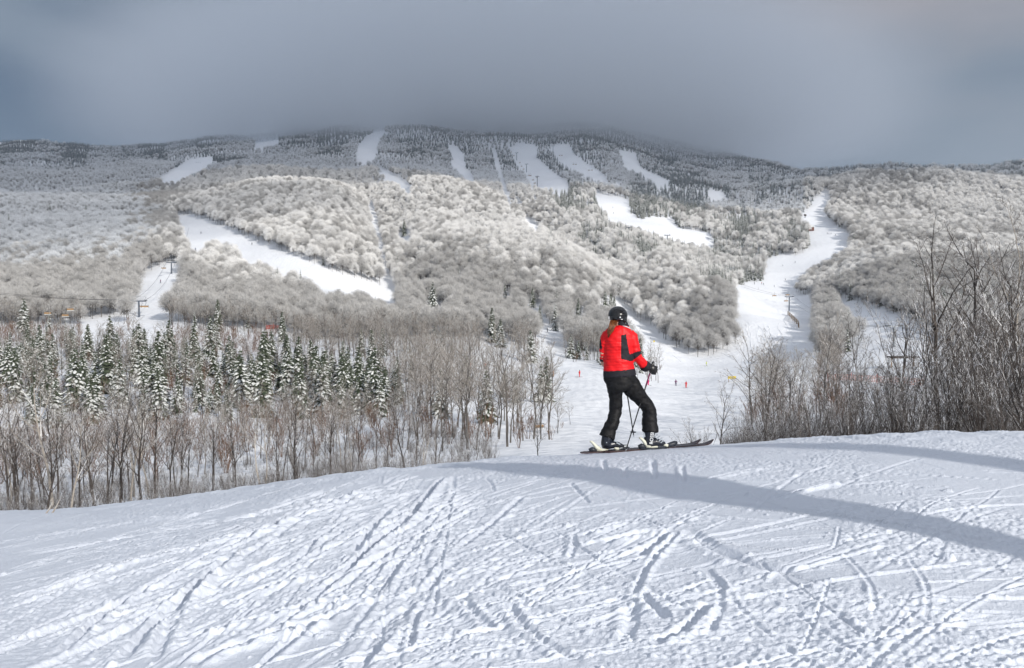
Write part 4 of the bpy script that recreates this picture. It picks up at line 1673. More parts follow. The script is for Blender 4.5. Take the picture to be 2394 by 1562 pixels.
chair(pb + Vector((.6, -12, hB - 1.2)), azL, 'yellowish chair below the upper left lift tower')
for i, (u_, v_) in enumerate(((112, 733), (165, 724), (153, 738))):
    p = at(u_, 760, 200)
    chair(Vector(((u_ - 1197) / F * 285, 285, (700 - v_) / F * 285 + 2.3)), azL + .5, 'empty lift chair among the trunks at the left, %s one' % ORD[i])
# right lift
pc = at(1845, 728)
hC = (700 - 694) / F * pc.y - pc.z
tower(pc, hC, 5.0, -0.1, 'dark lift tower standing on the right-hand run beside the fence', M_steel)
pd = at(1708, 668, 500)
hD = 12
tower(pd, hD, 5.0, -0.2, 'grey lift tower poking out of the spruces left of the right-hand run', M_steel_g)
pe = at(1806, 672, 500)
p2 = at(2090, 812, 200)
tower(p2, (700 - 763) / F * p2.y - p2.z, 4.6, 0.1, 'pale lift tower half hidden in the thicket on the right', M_steel_g)
p3 = at(2380, 600, 400)
tower(p3, 11, 5.0, 0.1, 'blue lift tower at the right edge of the photo, at the forest foot', mat('blue_steel', (0.03, 0.07, 0.2), .5))
for sx in (-2.4, 2.4):
    top_ = at(1690, 560, 700)
    cable([p2 + Vector((sx, -60, 2)), p2 + Vector((sx, 0, (700 - 763) / F * p2.y - p2.z)), pc + Vector((sx, 0, hC + .4)), Vector((pe.x - 30 + sx, pe.y + 60, pe.z + 14))],
          'haul rope on the %s side of the right-hand chairlift' % ('left' if sx < 0 else 'right'))
for i, (u_, v_, d_) in enumerate(((1810, 690, 590), (1772, 679, 640), (1838, 702, 560), (1750, 665, 700), (1841, 688, 585))):
    chair(Vector(((u_ - 1197) / F * d_, d_, (700 - v_) / F * d_ + 2.2)), .1, 'lift chair over the right-hand run, %s from the fence tower' % ORD[i], 1.2)
# summit lifts: towers and chairs as small marks on the shaded run
for i, (u_, v_) in enumerate(((1208, 375), (1231, 403), (1256, 436), (1293, 358), (1383, 500), (1470, 565), (1560, 580), (1328, 402), (1340, 400))[:7]):
    p = at(u_, v_, 500)
    tower(p, 14 if i < 4 else 12, 5.5, -0.5, 'small dark lift tower on the mountain, %s of those seen from the left' % ORD[(0, 1, 2, 3, 4, 5, 6)[i]], M_steel, True, 1.3)
for i, (u_, v_) in enumerate(((1201, 363), (1195, 355), (1215, 380), (1219, 388), (1224, 395), (1236, 410), (1240, 411), (1246, 422), (1255, 415), (1250, 430), (1308, 363), (1313, 363), (1346, 384), (1376, 398), (1383, 398), (1340, 384))):
    p = at(u_, v_ + 9, 500)
    chair(Vector((p.x, p.y - 4, p.z + 9)), -.5, 'tiny dark chair on the summit lift, %s in line going down' % nth(i), 1.5)

# ------------------------------------------------------------------ hut, fences, signs
ph = at(1893, 540, 500)
r_ = empty('lift_hut', ph, -.3)
tag(r_, 'small red-brown hut at the left edge of the upper right-hand run', 'hut')
g = Geo(); g.box((0, 0, 1.6), (4.2, 2.2, 1.8)); link('wall', g.build('wall'), r_, [M_brownp])
g = Geo()
g.add([(-4.6, -2.7, 3.3), (4.6, -2.7, 3.3), (4.6, 0, 4.9), (-4.6, 0, 4.9), (-4.6, 2.7, 3.3), (4.6, 2.7, 3.3), (-4.6, -2.7, 3.5), (4.6, -2.7, 3.5), (4.6, 0, 5.1), (-4.6, 0, 5.1), (-4.6, 2.7, 3.5), (4.6, 2.7, 3.5)],
      [(0, 1, 2, 3), (3, 2, 5, 4), (6, 7, 8, 9), (9, 8, 11, 10), (0, 1, 7, 6), (4, 5, 11, 10), (1, 2, 8, 7), (2, 5, 11, 8), (0, 3, 9, 6), (3, 4, 10, 9)])
link('roof', g.build('roof'), r_, [M_bsnow])
g = Geo(); g.box((1.2, -2.23, 1.2), (.5, .03, 1.0)); link('door', g.build('door'), r_, [M_roof])
g = Geo(); g.box((-1.6, -2.23, 1.9), (.7, .03, .5)); link('window', g.build('window'), r_, [M_black])

# snow guns beside the upper right run
for i, (u_, v_) in enumerate(((1989, 536), (1868, 502), (1882, 509))):
    p = at(u_, v_, 500)
    r_ = empty('snow_gun', p, .5)
    tag(r_, ('white snow gun by the forest foot right of the upper run', 'dark snow gun at the far left corner of the upper run', 'brownish snow gun below it at the spruce edge')[i], 'snow gun', 'snow guns by the run')
    g = Geo(); g.tube([(0, -1.2, 2.4), (0, 1.2, 3.0)], [1.1, .9], 12); link('barrel', g.build('barrel'), r_, [M_white if i == 0 else M_roof])
    g = Geo(); g.bar((0, 0, 0), (0, 0, 2.5), .2, .2); g.bar((-1.2, 0, .2), (1.2, 0, .2), .15, .15); link('stand', g.build('stand'), r_, [M_steel])

# zigzag wooden fence under the right tower
fp = [at(u_, v_, 300) for u_, v_ in ((1842, 738), (1850, 746), (1858, 754), (1866, 763), (1868, 772))]
fr = empty('wooden_fence', fp[0])
tag(fr, 'brown wooden rail fence running down the run below the lift tower', 'fence')
for k in range(4):
    a_, b_2 = fp[k] - fp[0], fp[k + 1] - fp[0]
    for q in (0, .5):
        p = a_.lerp(b_2, q)
        g = Geo(); g.bar(p + Vector((0, 0, -.3)), p + Vector((0, 0, 2.6)), .16, .16)
        link('post', g.build('post'), fr, [M_wood])
    for zz in (.9, 1.7, 2.4):
        g = Geo(); g.bar(a_ + Vector((0, -.2, zz)), b_2 + Vector((0, -.2, zz)), .06, .16)
        link('rail', g.build('rail'), fr, [M_wood])

# yellow banner board beside the lower flat
py_ = at(1711, 893, 150)
r_ = empty('yellow_sign', py_, .15)
tag(r_, 'long yellow board on two posts above the bushes at the edge of the flat run', 'sign')
zc = (700 - 883) / F * py_.y - py_.z
g = Geo(); g.box((0, 0, zc), (1.15, .04, .36)); link('board', g.build('board'), r_, [M_yel])
for sx in (-.9, .9):
    g = Geo(); g.bar((sx, .08, -.2), (sx, .08, zc), .05, .05); link('post', g.build('post'), r_, [M_wood])
pm = at(1529, 811, 200)
r_ = empty('trail_marker', pm)
tag(r_, 'small yellow trail marker disc on a thin pole by the grey bush', 'marker')
g = Geo(); g.box((0, 0, 2.2), (.3, .03, .35)); link('plate', g.build('plate'), r_, [M_yel])
g = Geo(); g.bar((0, .05, 0), (0, .05, 2.2), .04, .04); link('post', g.build('post'), r_, [M_wood])


def net(name, pts, hh, m, label, d0=60):
    P = [at(u_, v_, d0) for u_, v_ in pts]
    r_ = empty(name, P[0])
    tag(r_, label, 'fence')
    g = Geo()
    for a_, b_2 in zip(P[:-1], P[1:]):
        a_ = a_ - P[0]; b_2 = b_2 - P[0]
        for k in range(5):
            g.bar(a_ + Vector((0, 0, .3 + hh * k / 5)), b_2 + Vector((0, 0, .3 + hh * k / 5)), .02, .06)
        for k in range(12):
            p = a_.lerp(b_2, k / 12)
            g.bar(p + Vector((0, 0, .3)), p + Vector((0, 0, .3 + hh * .82)), .03, .02)
    n_ = link('mesh_netting', g.build('mesh_netting'), r_, [m])
    for a_ in P:
        g = Geo(); g.bar(a_ - P[0] - Vector((0, 0, .2)), a_ - P[0] + Vector((0, 0, hh + .5)), .05, .05)
        link('post', g.build('post'), r_, [M_redp])


net('safety_net', [(1935, 890), (1990, 892), (2050, 896), (2110, 900), (2160, 905)], 1.6, M_onet, 'faded orange safety netting seen through the thicket on the right', 120)
net('red_net', [(622, 772), (640, 770), (660, 772)], 1.4, M_redp, 'short red safety net among trees at the far edge of the spruce stand', 200)
pr = at(2110, 858, 150)
r_ = empty('shelter', pr, .2)
tag(r_, 'low dark shelter roof behind the right-hand thicket', 'shelter')
g = Geo(); g.box((0, 0, 2.6), (3.6, 1.8, .22)); link('roof', g.build('roof'), r_, [M_roof])
for sx in (-3.3, 3.3):
    g = Geo(); g.box((sx, 0, 1.2), (.12, .12, 1.4)); link('post', g.build('post'), r_, [M_wood])
# orange chair/snow machine among the trees left of the skier
po = at(1262, 1012, 60)
r_ = empty('lift_chair', po + Vector((0, 0, 2.6)), .3)
tag(r_, 'orange-brown chair seat low among the leafless trees left of the skier', 'lift chair')
for nm, me in zip(('seat', 'backrest', 'hanger'), CH):
    o = bpy.data.objects.new(nm, me); COL.objects.link(o); o.parent = r_; o.scale = (.55, .55, .8)


# ------------------------------------------------------------------ distant skiers
def mini_body(pose):
    g = Geo()
    lean = (.10, .2, 0)[pose]
    for sx in (-1, 1):
        g.tube([(sx * .12, 0, .05), (sx * .13, .06, .48), (sx * .09, 0, .88)], [.075, .09, .12], 8)
        g.tube([(sx * .20, lean * .8, 1.38), (sx * .30, lean + .08, 1.12), (sx * (.27 if pose else .34), lean + .30, 1.02)], [.075, .062, .05], 8)
    g.tube([(0, 0, .82), (0, lean * .4, 1.05), (0, lean * .8, 1.35), (0, lean, 1.48)], [.17, .17, .20, .09], 10)
    g.tube([(0, lean, 1.45), (0, lean, 1.55)], [.06, .06], 8)
    V_, F_ = ellipsoid((0, lean + .02, 1.64), (.10, .12, .13), 10, 8)
    g.add(V_, F_)
    return solid(g, .035, 2, 'body')


MB = [mini_body(k) for k in range(3)]


def skier(u_, v_, col, label, d0=60, yaw=None, pose=None, trousers=(0.03, 0.03, 0.04)):
    p = at(u_, v_, d0)
    pose = int(rg.integers(0, 3)) if pose is None else pose
    me = MB[pose].copy()
    for c_ in (col, trousers, (0.02, 0.02, 0.02)):
        me.materials.append(mat('cloth', c_, .7))
    mi = np.zeros(len(me.polygons), dtype=np.int32)
    for f_ in me.polygons:
        z_ = f_.center.z
        mi[f_.index] = 1 if z_ < .84 else (2 if z_ > 1.56 else 0)
    me.polygons.foreach_set('material_index', mi)
    yaw = rg.uniform(0, 6.28) if yaw is None else yaw
    r_ = empty('person', p, yaw)
    tag(r_, label, 'person', None)
    link('body', me, r_)
    g = Geo()
    for sx in (-.13, .13):
        g.box((sx, .1, .02), (.045, .85, .015))
        g.bar((sx, .9, .02), (sx, 1.02, .12), .04, .012)
    link('skis', g.build('skis'), r_, [M_black])['kind'] = 'stuff'
    return r_


RED = (0.62, 0.02, 0.015); BLK = (0.02, 0.02, 0.025); BLU = (0.03, 0.05, 0.15); YEL = (0.5, 0.55, 0.06); ORA = (0.55, 0.2, 0.06); PUR = (0.14, 0.03, 0.10); MAG = (0.6, 0.02, 0.12)
skier(1355, 882, RED, 'person in all red standing on the flat run left of the big skier', 120, 1.6, 2, RED)
skier(1294, 881, ORA, 'person in tan and orange by the tree edge left of the red-clad one', 120, 1.0, 0, (.3, .15, .05))
skier(1516, 901, MAG, 'person in pink-red right beside the big skier, half hidden by the pole', 120, 1.0, 0, MAG)
skier(1580, 902, PUR, 'person in dark purple standing in the shaded flat', 120, 3.0, 0, (.05, .03, .08))
skier(1604, 907, RED, 'person in red with arms out beside the one in purple', 120, 2.4, 2, RED)
skier(1652, 856, YEL, 'person in yellow jacket gliding on the flat below the wood', 200, 1.3, 0, (.25, .28, .05))
skier(1136, 862, RED, 'person in red jacket seen between leafless trees, in black trousers', 150, 1.0, 0)
skier(1101, 861, (.45, .06, .05), 'person in dull red seen between trees, left of the one with black trousers', 150, 1.0, 0, (.3, .04, .03))
skier(1014, 846, ORA, 'person in orange far behind the trunks on the flat', 150, 1.0, 1)
skier(1280, 777, BLK, 'person in black on the narrow white strip above the wood edge', 200, 2.0, 0)
for (u_, v_, c_, l_) in ((470, 547, BLK, 'person in black high on the left run'), (589, 573, BLK, 'person in black halfway down the left run, near its edge'), (457, 586, BLU, 'person in dark blue at the lower left tip of the left run'),
                         (434, 499, BLK, 'person in black at the very top of the left run'), (375, 662, PUR, 'person on the left clearing below the upper tower'),
                         (1830, 624, BLK, 'person in black on the right run below the spruce point'), (1859, 615, BLK, 'person in black on the bright bank of the right run'),
                         (1836, 656, BLK, 'person in black in the middle of the right run'), (1781, 665, RED, 'reddish-clad person at the left edge of the right run'), (1785, 667, BLK, 'dark-clad person beside the reddish one on the right run'),
                         (1764, 665, BLK, 'person in black at the wood corner left of the right run'), (1934, 548, BLK, 'leftmost person of the group across the upper right run'), (1938, 548, BLU, 'second person of the group across the upper right run'),
                         (1943, 548, BLK, 'rightmost of the group across the upper right run'), (1953, 552, BLK, 'lone person just below the group on the upper right run'), (1810, 672, BLU, 'tiny person far down the middle of the right run'),
                         (1433, 487, BLK, 'person on the sun-streaked run in the centre'), (1434, 500, BLK, 'lower person on the streaked run in the centre'),
                         (459, 381, BLK, 'left one of the people on the faraway left run'), (463, 381, BLU, 'middle one of the people on the faraway left run'), (468, 382, BLK, 'right one of the people on the faraway left run'),
                         (371, 419, BLK, 'person at the foot of the faraway left run'), (861, 324, RED, 'red speck of a person at the top of the run under the cloud')):
    skier(u_, v_, c_, l_, 200)

# wavy ski lines pressed into the run below the fence and across the flat
rw = np.random.default_rng(4)
g = Geo()
for k in range(28):
    if k < 22:
        u_, v_ = rw.uniform(1728, 1860), rw.uniform(745, 775)
        u2_, v2_ = u_ + rw.uniform(-60, 40), rw.uniform(810, 862)
    elif k < 28:
        u_, v_ = rw.uniform(1480, 1600), rw.uniform(735, 790)
        u2_, v2_ = u_ + rw.uniform(80, 180), v_ + rw.uniform(30, 60)
    else:
        u_, v_ = rw.uniform(1300, 1480), rw.uniform(930, 990)
        u2_, v2_ = u_ + rw.uniform(120, 240), v_ + rw.uniform(-60, 20)
    ph_ = rw.uniform(0, 6)
    am = rw.uniform(1, 5)
    P_ = []
    for q in np.linspace(0, 1, 26):
        t_q, g_q = 0, 0
        uu_ = u_ + (u2_ - u_) * q + am * math.sin(ph_ + q * 16)
        vv_ = v_ + (v2_ - v_) * q
        p = at(uu_, vv_, 60)
        P_.append((p.x, p.y, p.z + .02))
    g.tube(P_, [.10] * len(P_), 4, cap=False)
o = link('ski_tracks', g.build('ski_tracks'), None, [M_slope])
tag(o, 'wavy raised edges of ski tracks on the right-hand run', 'ski tracks', kind='stuff')

# ------------------------------------------------------------------ the skier in the red jacket
D0 = 11.0


def S(cx, cy, dy=0.0):
    """figure point: cx, cy in the enlarged crop's units, dy metres behind the figure's plane"""
    u_, v_ = 1250 + cx / 3.452, 650 + cy / 3.452
    t, g_ = pix2tg(u_, v_)
    y_ = D0 + dy
    return Vector((float(t) * y_, y_, float(g_) * y_))


K = D0 / F / 3.452     # metres per crop unit


def sloft(g, rows, k=20, m=0):
    """rows: cx, cy, dy, rx, ry (crop units)"""
    V_, F_ = loft([(S(r[0], r[1], r[2]), r[3] * K, r[4] * K) for r in rows], k)
    g.add(V_, F_, m)


M_red = mat('red_shell_fabric', (0.70, 0.006, 0.010), 0.5, spec=0.3, bump=(60, 0.003))
M_jblk = mat('black_stretch_fabric', (0.012, 0.011, 0.016), 0.7, bump=(80, 0.002))
M_trou = mat('black_ski_trousers', (0.006, 0.006, 0.007), 0.62, spec=0.25, bump=(22, 0.006))
M_helm = mat('black_helmet', (0.012, 0.012, 0.013), 0.28, spec=0.5)
M_skin = mat('skin', (0.55, 0.33, 0.25), 0.5)
M_hair = mat('auburn_hair', (0.075, 0.022, 0.008), 0.45, spec=0.4, noise=(30, (0.20, 0.065, 0.015), .4, .65))
M_glove = mat('black_glove_leather', (0.010, 0.009, 0.009), 0.4, spec=0.5)
M_boot = mat('black_boot_shell', (0.012, 0.015, 0.024), 0.3, spec=0.5)
M_buck = mat('grey_buckles', (0.42, 0.46, 0.5), 0.35, 0.4)
M_bind = mat('cream_binding', (0.62, 0.62, 0.52), 0.4)
M_binb = mat('dark_binding', (0.03, 0.035, 0.045), 0.4)
M_ski = mat('dark_ski', (0.03, 0.02, 0.025), 0.35)
M_skir = mat('ski_edge_red', (0.05, 0.025, 0.025), 0.5)
M_pole = mat('black_pole', (0.02, 0.02, 0.022), 0.35, spec=0.5)
M_polep = mat('magenta_pole', (0.14, 0.01, 0.06), 0.35, spec=0.5)
M_let = mat('white_lettering', (0.7, 0.72, 0.74), 0.5)

man = empty('person', S(700, 1340, 0.0))
tag(man, 'large ponytailed skier in red and black jacket and black helmet, seen from behind', 'person')
INV = Matrix.Translation(-man.location)


def wear(name, me, mats, parent=None):
    me.transform(INV)
    o = link(name, me, parent or man, mats)
    return o


# body: one continuous figure under the clothes
g = Geo()
V_, F_ = ellipsoid(S(676, 312, .02), (62 * K, .095, 72 * K), 18, 14); g.add(V_, F_)
V_, F_ = ellipsoid(S(700, 330, .115), (9 * K, .02, 12 * K), 8, 8); g.add(V_, F_)     # nose, turned away
sloft(g, [(684, 350, .0, 38, 38), (690, 400, -.01, 42, 42), (690, 440, -.01, 90, 60), (680, 560, 0, 100, 62), (680, 700, 0, 108, 66), (685, 790, 0, 112, 72)])
for hips in ([(650, 790, 0, 66, 62), (650, 900, 0, 48, 52), (655, 1060, .03, 40, 42), (600, 1200, -.03, 36, 40), (590, 1330, -.03, 30, 32)],
             [(730, 800, .02, 66, 62), (800, 900, .06, 55, 55), (905, 1040, .12, 42, 44), (925, 1180, .10, 36, 40), (925, 1320, .08, 30, 32)]):
    sloft(g, hips)
sloft(g, [(770, 460, 0, 34, 34), (812, 590, .0, 30, 30), (850, 650, .02, 28, 28), (905, 712, .08, 22, 22), (940, 735, .11, 18, 18)])
sloft(g, [(575, 470, .02, 32, 32), (548, 620, .03, 26, 26), (556, 690, .07, 26, 26), (620, 740, .25, 22, 22), (690, 765, .36, 18, 18)])
wear('body', solid(g, .014, 3, 'body'), [M_skin])

# trousers
g = Geo()
sloft(g, [(683, 745, 0, 128, 92), (686, 790, 0, 131, 96), (695, 840, 0, 128, 98), (705, 885, 0, 112, 92), (712, 905, 0, 80, 80)], 28)
sloft(g, [(640, 800, -.01, 66, 78), (648, 870, -.01, 66, 76), (650, 930, 0, 60, 68), (656, 1000, .02, 55, 62), (655, 1060, .03, 52, 58), (648, 1100, .02, 52, 58), (636, 1150, -.01, 50, 56), (612, 1205, -.03, 55, 58), (590, 1250, -.04, 62, 62), (578, 1288, -.05, 66, 66)], 24)
sloft(g, [(735, 815, .02, 85, 84), (775, 870, .04, 80, 80), (820, 930, .07, 70, 74), (868, 985, .10, 62, 68), (908, 1030, .12, 56, 62), (922, 1075, .12, 57, 60), (928, 1130, .11, 61, 62), (932, 1190, .10, 64, 64), (934, 1248, .09, 67, 66)], 24)
me = solid(g, .0105, 3, 'trousers')
co = np.zeros(len(me.vertices) * 3); me.vertices.foreach_get('co', co); co = co.reshape(-1, 3)
no = np.zeros(len(me.vertices) * 3); me.vertices.foreach_get('normal', no); no = no.reshape(-1, 3)
fold = vnoise(co[:, 0] * 9 + co[:, 2] * 5, co[:, 2] * 16, 5) + .6 * vnoise(co[:, 0] * 20, co[:, 2] * 34 + co[:, 1] * 10, 6)
co += no * (fold * .016)[:, None]
me.vertices.foreach_set('co', co.ravel())
wear('trousers', me, [M_trou])

# jacket
g = Geo()
sloft(g, [(697, 378, 0, 40, 46), (697, 396, 0, 70, 58), (694, 415, 0, 98, 66), (689, 440, 0, 118, 74), (683, 480, 0, 124, 82), (676, 540, 0, 120, 86), (676, 600, 0, 119, 86), (677, 660, 0, 122, 88), (679, 710, 0, 127, 92), (681, 745, 0, 131, 96)], 32)
sloft(g, [(760, 440, 0, 42, 46), (786, 480, 0, 46, 50), (800, 530, 0, 45, 48), (812, 580, .0, 43, 46), (824, 625, .01, 42, 44), (848, 660, .03, 41, 42), (878, 695, .06, 38, 40), (902, 718, .08, 34, 36)], 22)
sloft(g, [(592, 455, .01, 40, 44), (566, 500, .02, 38, 42), (553, 560, .03, 33, 40), (549, 620, .04, 30, 38), (553, 672, .07, 29, 36), (590, 712, .18, 28, 34), (650, 748, .30, 26, 30)], 22)
me = solid(g, .0085, 3, 'jacket')
co = np.zeros(len(me.vertices) * 3); me.vertices.foreach_get('co', co); co = co.reshape(-1, 3)
no = np.zeros(len(me.vertices) * 3); me.vertices.foreach_get('normal', no); no = no.reshape(-1, 3)
yq = co[:, 1]
cu_, cv_ = tg2pix(co[:, 0] / yq, co[:, 2] / yq)
cx_, cy_ = (cu_ - 1250) * 3.452, (cv_ - 650) * 3.452
back = (no[:, 1] < 0.2) & (cx_ > 540) & (cx_ < 700) & (cy_ > 500) & (cy_ < 725)
quilt = np.where(back, -np.exp(-(((cy_ + (cx_ - 620) * .02) % 24 - 12) / 3.2) ** 2) * .007, 0)
fold = vnoise(co[:, 0] * 8, co[:, 2] * 11, 15) * .016 + vnoise(co[:, 0] * 20 + co[:, 2] * 12, co[:, 2] * 30, 16) * .010
quilt = quilt - np.exp(-((cy_ - 470 + (cx_ - 620) * .05) / 3.5) ** 2) * .004 * (cx_ < 700) - np.exp(-((cx_ - 700 - (cy_ - 460) * .0) / 3) ** 2) * .004 * (cy_ < 700) - np.exp(-((cy_ - 728) / 3) ** 2) * .004
co += no * (quilt + fold)[:, None]
me.vertices.foreach_set('co', co.ravel())
mi = np.zeros(len(me.polygons), dtype=np.int32)
fc = np.zeros(len(me.polygons) * 3); me.polygons.foreach_get('center', fc); fc = fc.reshape(-1, 3)
fn = np.zeros(len(me.polygons) * 3); me.polygons.foreach_get('normal', fn); fn = fn.reshape(-1, 3)
fu, fv = tg2pix(fc[:, 0] / fc[:, 1], fc[:, 2] / fc[:, 1])
fx, fy = (fu - 1250) * 3.452, (fv - 650) * 3.452
pan = inpoly(fx, fy, [(698, 463), (738, 455), (748, 520), (766, 618), (785, 668), (770, 672), (698, 652)]) & (fn[:, 1] < .5)
band = inpoly(fx, fy, [(762, 618), (855, 586), (862, 612), (812, 650), (785, 672), (760, 662)])
lb = inpoly(fx, fy, [(515, 490), (532, 490), (545, 560), (540, 580), (515, 560)]) | inpoly(fx, fy, [(515, 652), (552, 660), (556, 720), (510, 720)])
mi[pan | band | lb] = 1
me.polygons.foreach_set('material_index', mi)
wear('jacket', me, [M_red, M_jblk])
g = Geo()
sloft(g, [(682, 735, 0, 129, 94), (684, 765, 0, 133, 98), (686, 795, 0, 134, 100)], 32)
wear('jacket_hem', solid(g, .012, 2, 'hem'), [M_jblk])
g = Geo()
sloft(g, [(696, 345, .0, 45, 46), (700, 370, 0, 50, 50), (704, 398, 0, 62, 54)], 20)
wear('collar', solid(g, .009, 2, 'collar'), [M_jblk])
g = Geo()
g.tube([S(712, 386, -.085), S(740, 393, -.095), (S(772, 408, -.08))], [.0055, .006, .0045], 8)
g.tube([S(727, 350, -.05), S(731, 366, -.055), S(735, 378, -.055)], [.009, .009, .005], 8)
wear('white_piping', g.build('piping', True), [M_let])

# helmet
V_, F_ = ellipsoid((0, 0, 0), (79 * K, .142, 77 * K), 36, 24)
kz = V_[:, 2] < -30 * K
V_[kz, 2] = -30 * K + (V_[kz, 2] + 30 * K) * .55
V_[:, 0] *= np.where(V_[:, 2] > 0, 1.0, 1.0 - .10 * np.clip(-V_[:, 2] / .08, 0, 1))
g = Geo()
g.add(V_ + np.array(S(671, 304, .02)), F_)
sloft(g, [(722, 330, -.01, 24, 60), (724, 358, .0, 18, 44)], 14)
me = solid(g, .0075, 3, 'helmet')
wear('helmet_shell', me, [M_helm])
g = Geo()
for (a_, b_2, r0) in (((690, 262, -.115), (722, 264, -.10), .007), ((690, 280, -.123), (728, 284, -.105), .006), ((700, 302, -.12), (735, 306, -.10), .007), ((640, 258, -.125), (660, 254, -.128), .006)):
    g.tube([S(*a_), S(*b_2)], [r0, r0], 8)
wear('helmet_vents', g.build('vents', True), [M_jblk])
g = Geo()
V_, F_ = ellipsoid(S(690, 318, -.118), (.010, .007, .010), 10, 8); g.add(V_, F_)
V_, F_ = ellipsoid(S(703, 334, -.108), (.013, .006, .006), 10, 8); g.add(V_, F_)
for k in range(10):
    an = 2 * math.pi * k / 10
    V_, F_ = ellipsoid(S(599 + 4 * math.cos(an), 322 + 9 * math.sin(an), -.045), (.004, .004, .004), 6, 4); g.add(V_, F_)
wear('helmet_badges', g.build('badges', True), [M_let])

# ponytail
g = Geo()
rh = np.random.default_rng(9)
for k in range(70):
    a_ = rh.uniform(-1, 1)
    b_2 = rh.uniform(-1, 1)
    top_ = S(640 + a_ * 26, 346 + rh.uniform(-6, 6), -.075 + b_2 * .015)
    m1_ = S(626 + a_ * 25 + rh.uniform(-4, 4), 385, -.115 + b_2 * .018)
    m2_ = S(611 + a_ * 20 + rh.uniform(-5, 5), 425, -.125 + b_2 * .015)
    ln_ = rh.uniform(.6, 1.0)
    e_ = S(592 + a_ * 8 * (1.2 - ln_) + (1 - ln_) * 26, 425 + 62 * ln_, -.115 + b_2 * .008)
    g.tube([top_, m1_, m2_, e_], [.006, .0062, .005, .0015], 6)
wear('ponytail', g.build('hair', True), [M_hair])


# gloves: palm, four fingers and a thumb closed on the grip
def glove(c, s, grip_dir, cuff_from, name):
    g = Geo()
    c = Vector(c)
    gd = Vector(grip_dir).normalized()
    V_, F_ = ellipsoid(c, (.042 * s, .040 * s, .048 * s), 16, 12); g.add(V_, F_)
    # arm-to-hand sleeve of the glove
    cf = Vector(cuff_from)
    V_, F_ = loft([(cf, .050, .050), (cf.lerp(c, .35), .046, .046), (cf.lerp(c, .7), .036, .038), (c, .036, .038)], 14); g.add(V_, F_)
    fwd = (c - cf).normalized()
    sid = gd.cross(fwd).normalized()
    for k in range(4):
        o_ = gd * ((1.35 - k) * .023 * s)
        ln_ = (.9, 1.0, .96, .82)[k]
        p0 = c + o_ + fwd * .022 * s - sid * .020 * s
        p1 = c + o_ + fwd * .052 * s * ln_ - sid * .012 * s
        p2 = c + o_ + fwd * .052 * s * ln_ + sid * .024 * s
        p3 = c + o_ + fwd * .022 * s + sid * .034 * s
        g.tube([p0, p1, p2, p3], [.0135 * s, .014 * s, .0135 * s, .011 * s], 8)
    g.tube([c - fwd * .005 + sid * .015 * s, c + gd * .035 * s + sid * .032 * s, c + gd * .058 * s + fwd * .028 * s + sid * .02 * s], [.016 * s, .0155 * s, .013 * s], 8)
    me = solid(g, .0062, 2, name)
    wear(name, me, [M_glove])


gR = S(948, 733, .12)
gripR_dir = (S(938, 770, .10) - S(952, 700, .12)) * -1
glove(gR, 1.22, gripR_dir, S(893, 712, .07), 'glove')
gL = S(715, 770, .38)
glove(gL, 1.1, S(712, 720, .38) - S(720, 790, .38), S(655, 752, .31), 'glove')
g = Geo()
sloft(g, [(880, 702, .06, 45, 42), (897, 714, .075, 47, 44), (912, 724, .09, 42, 40)], 18)
wear('glove_cuff', solid(g, .008, 2, 'cuff'), [M_jblk])


# poles
def pole(top, tip, basket_f, label, mid_m):
    r_ = empty('ski_pole', tip)
    tag(r_, label, 'ski pole', 'the skier\'s two poles')
    a_, b_2 = Vector(top) - Vector(tip), Vector((0, 0, 0))
    g = Geo(); g.tube([a_.lerp(b_2, .06), a_.lerp(b_2, .30), a_.lerp(b_2, .97)], [.0095, .009, .0065], 10)
    link('shaft', g.build('shaft', True), r_, [M_pole])
    g = Geo(); g.tube([a_.lerp(b_2, .12), a_.lerp(b_2, .26)], [.0103, .0103], 10)
    link('coloured_sleeve', g.build('sleeve', True), r_, [mid_m])
    g = Geo(); g.tube([a_ * 1.02, a_, a_.lerp(b_2, .09), a_.lerp(b_2, .1)], [.012, .018, .015, .010], 10)
    link('grip', g.build('grip', True), r_, [M_pole])
    g = Geo()
    d_ = a_.normalized()
    c_ = a_.lerp(b_2, basket_f)
    for k in range(6):
        an = k * math.pi / 3
        e = Vector((math.cos(an), math.sin(an), 0)) * .034
        g.tube([c_, c_ + e], [.006, .006], 6)
    ring = [c_ + Vector((math.cos(k * math.pi / 6), math.sin(k * math.pi / 6), 0)) * .034 for k in range(13)]
    g.tube(ring, [.005] * 13, 6, cap=False)
    link('basket', g.build('basket', True), r_, [M_binb])
    g = Geo(); g.tube([a_.lerp(b_2, .965), b_2], [.006, .002], 8)
    link('tip', g.build('tip', True), r_, [M_buck])


pole(S(955, 688, .115), S(733, 1402, -.12), .955, 'near ski pole held in the right glove and crossing in front of the other', M_polep)
pole(S(713, 722, .38), S(801, 1283, .30), .93, 'far ski pole whose top is hidden behind the skier\'s body', M_polep)


# boots
def boot(rows_cuff, rows_foot, buckles, name, letters=None):
    g = Geo()
    sloft(g, rows_cuff, 20)
    sloft(g, rows_foot, 18)
    me = solid(g, .0075, 3, name)
    b = wear(name, me, [M_boot])
    g = Geo()
    for (x0, y0, x1, y1, dy, w2) in buckles:
        g.bar(S(x0, y0, dy), S(x1, y1, dy), w2, w2)
    wear('buckles', g.build('buckles'), [M_buck], None)
    return b


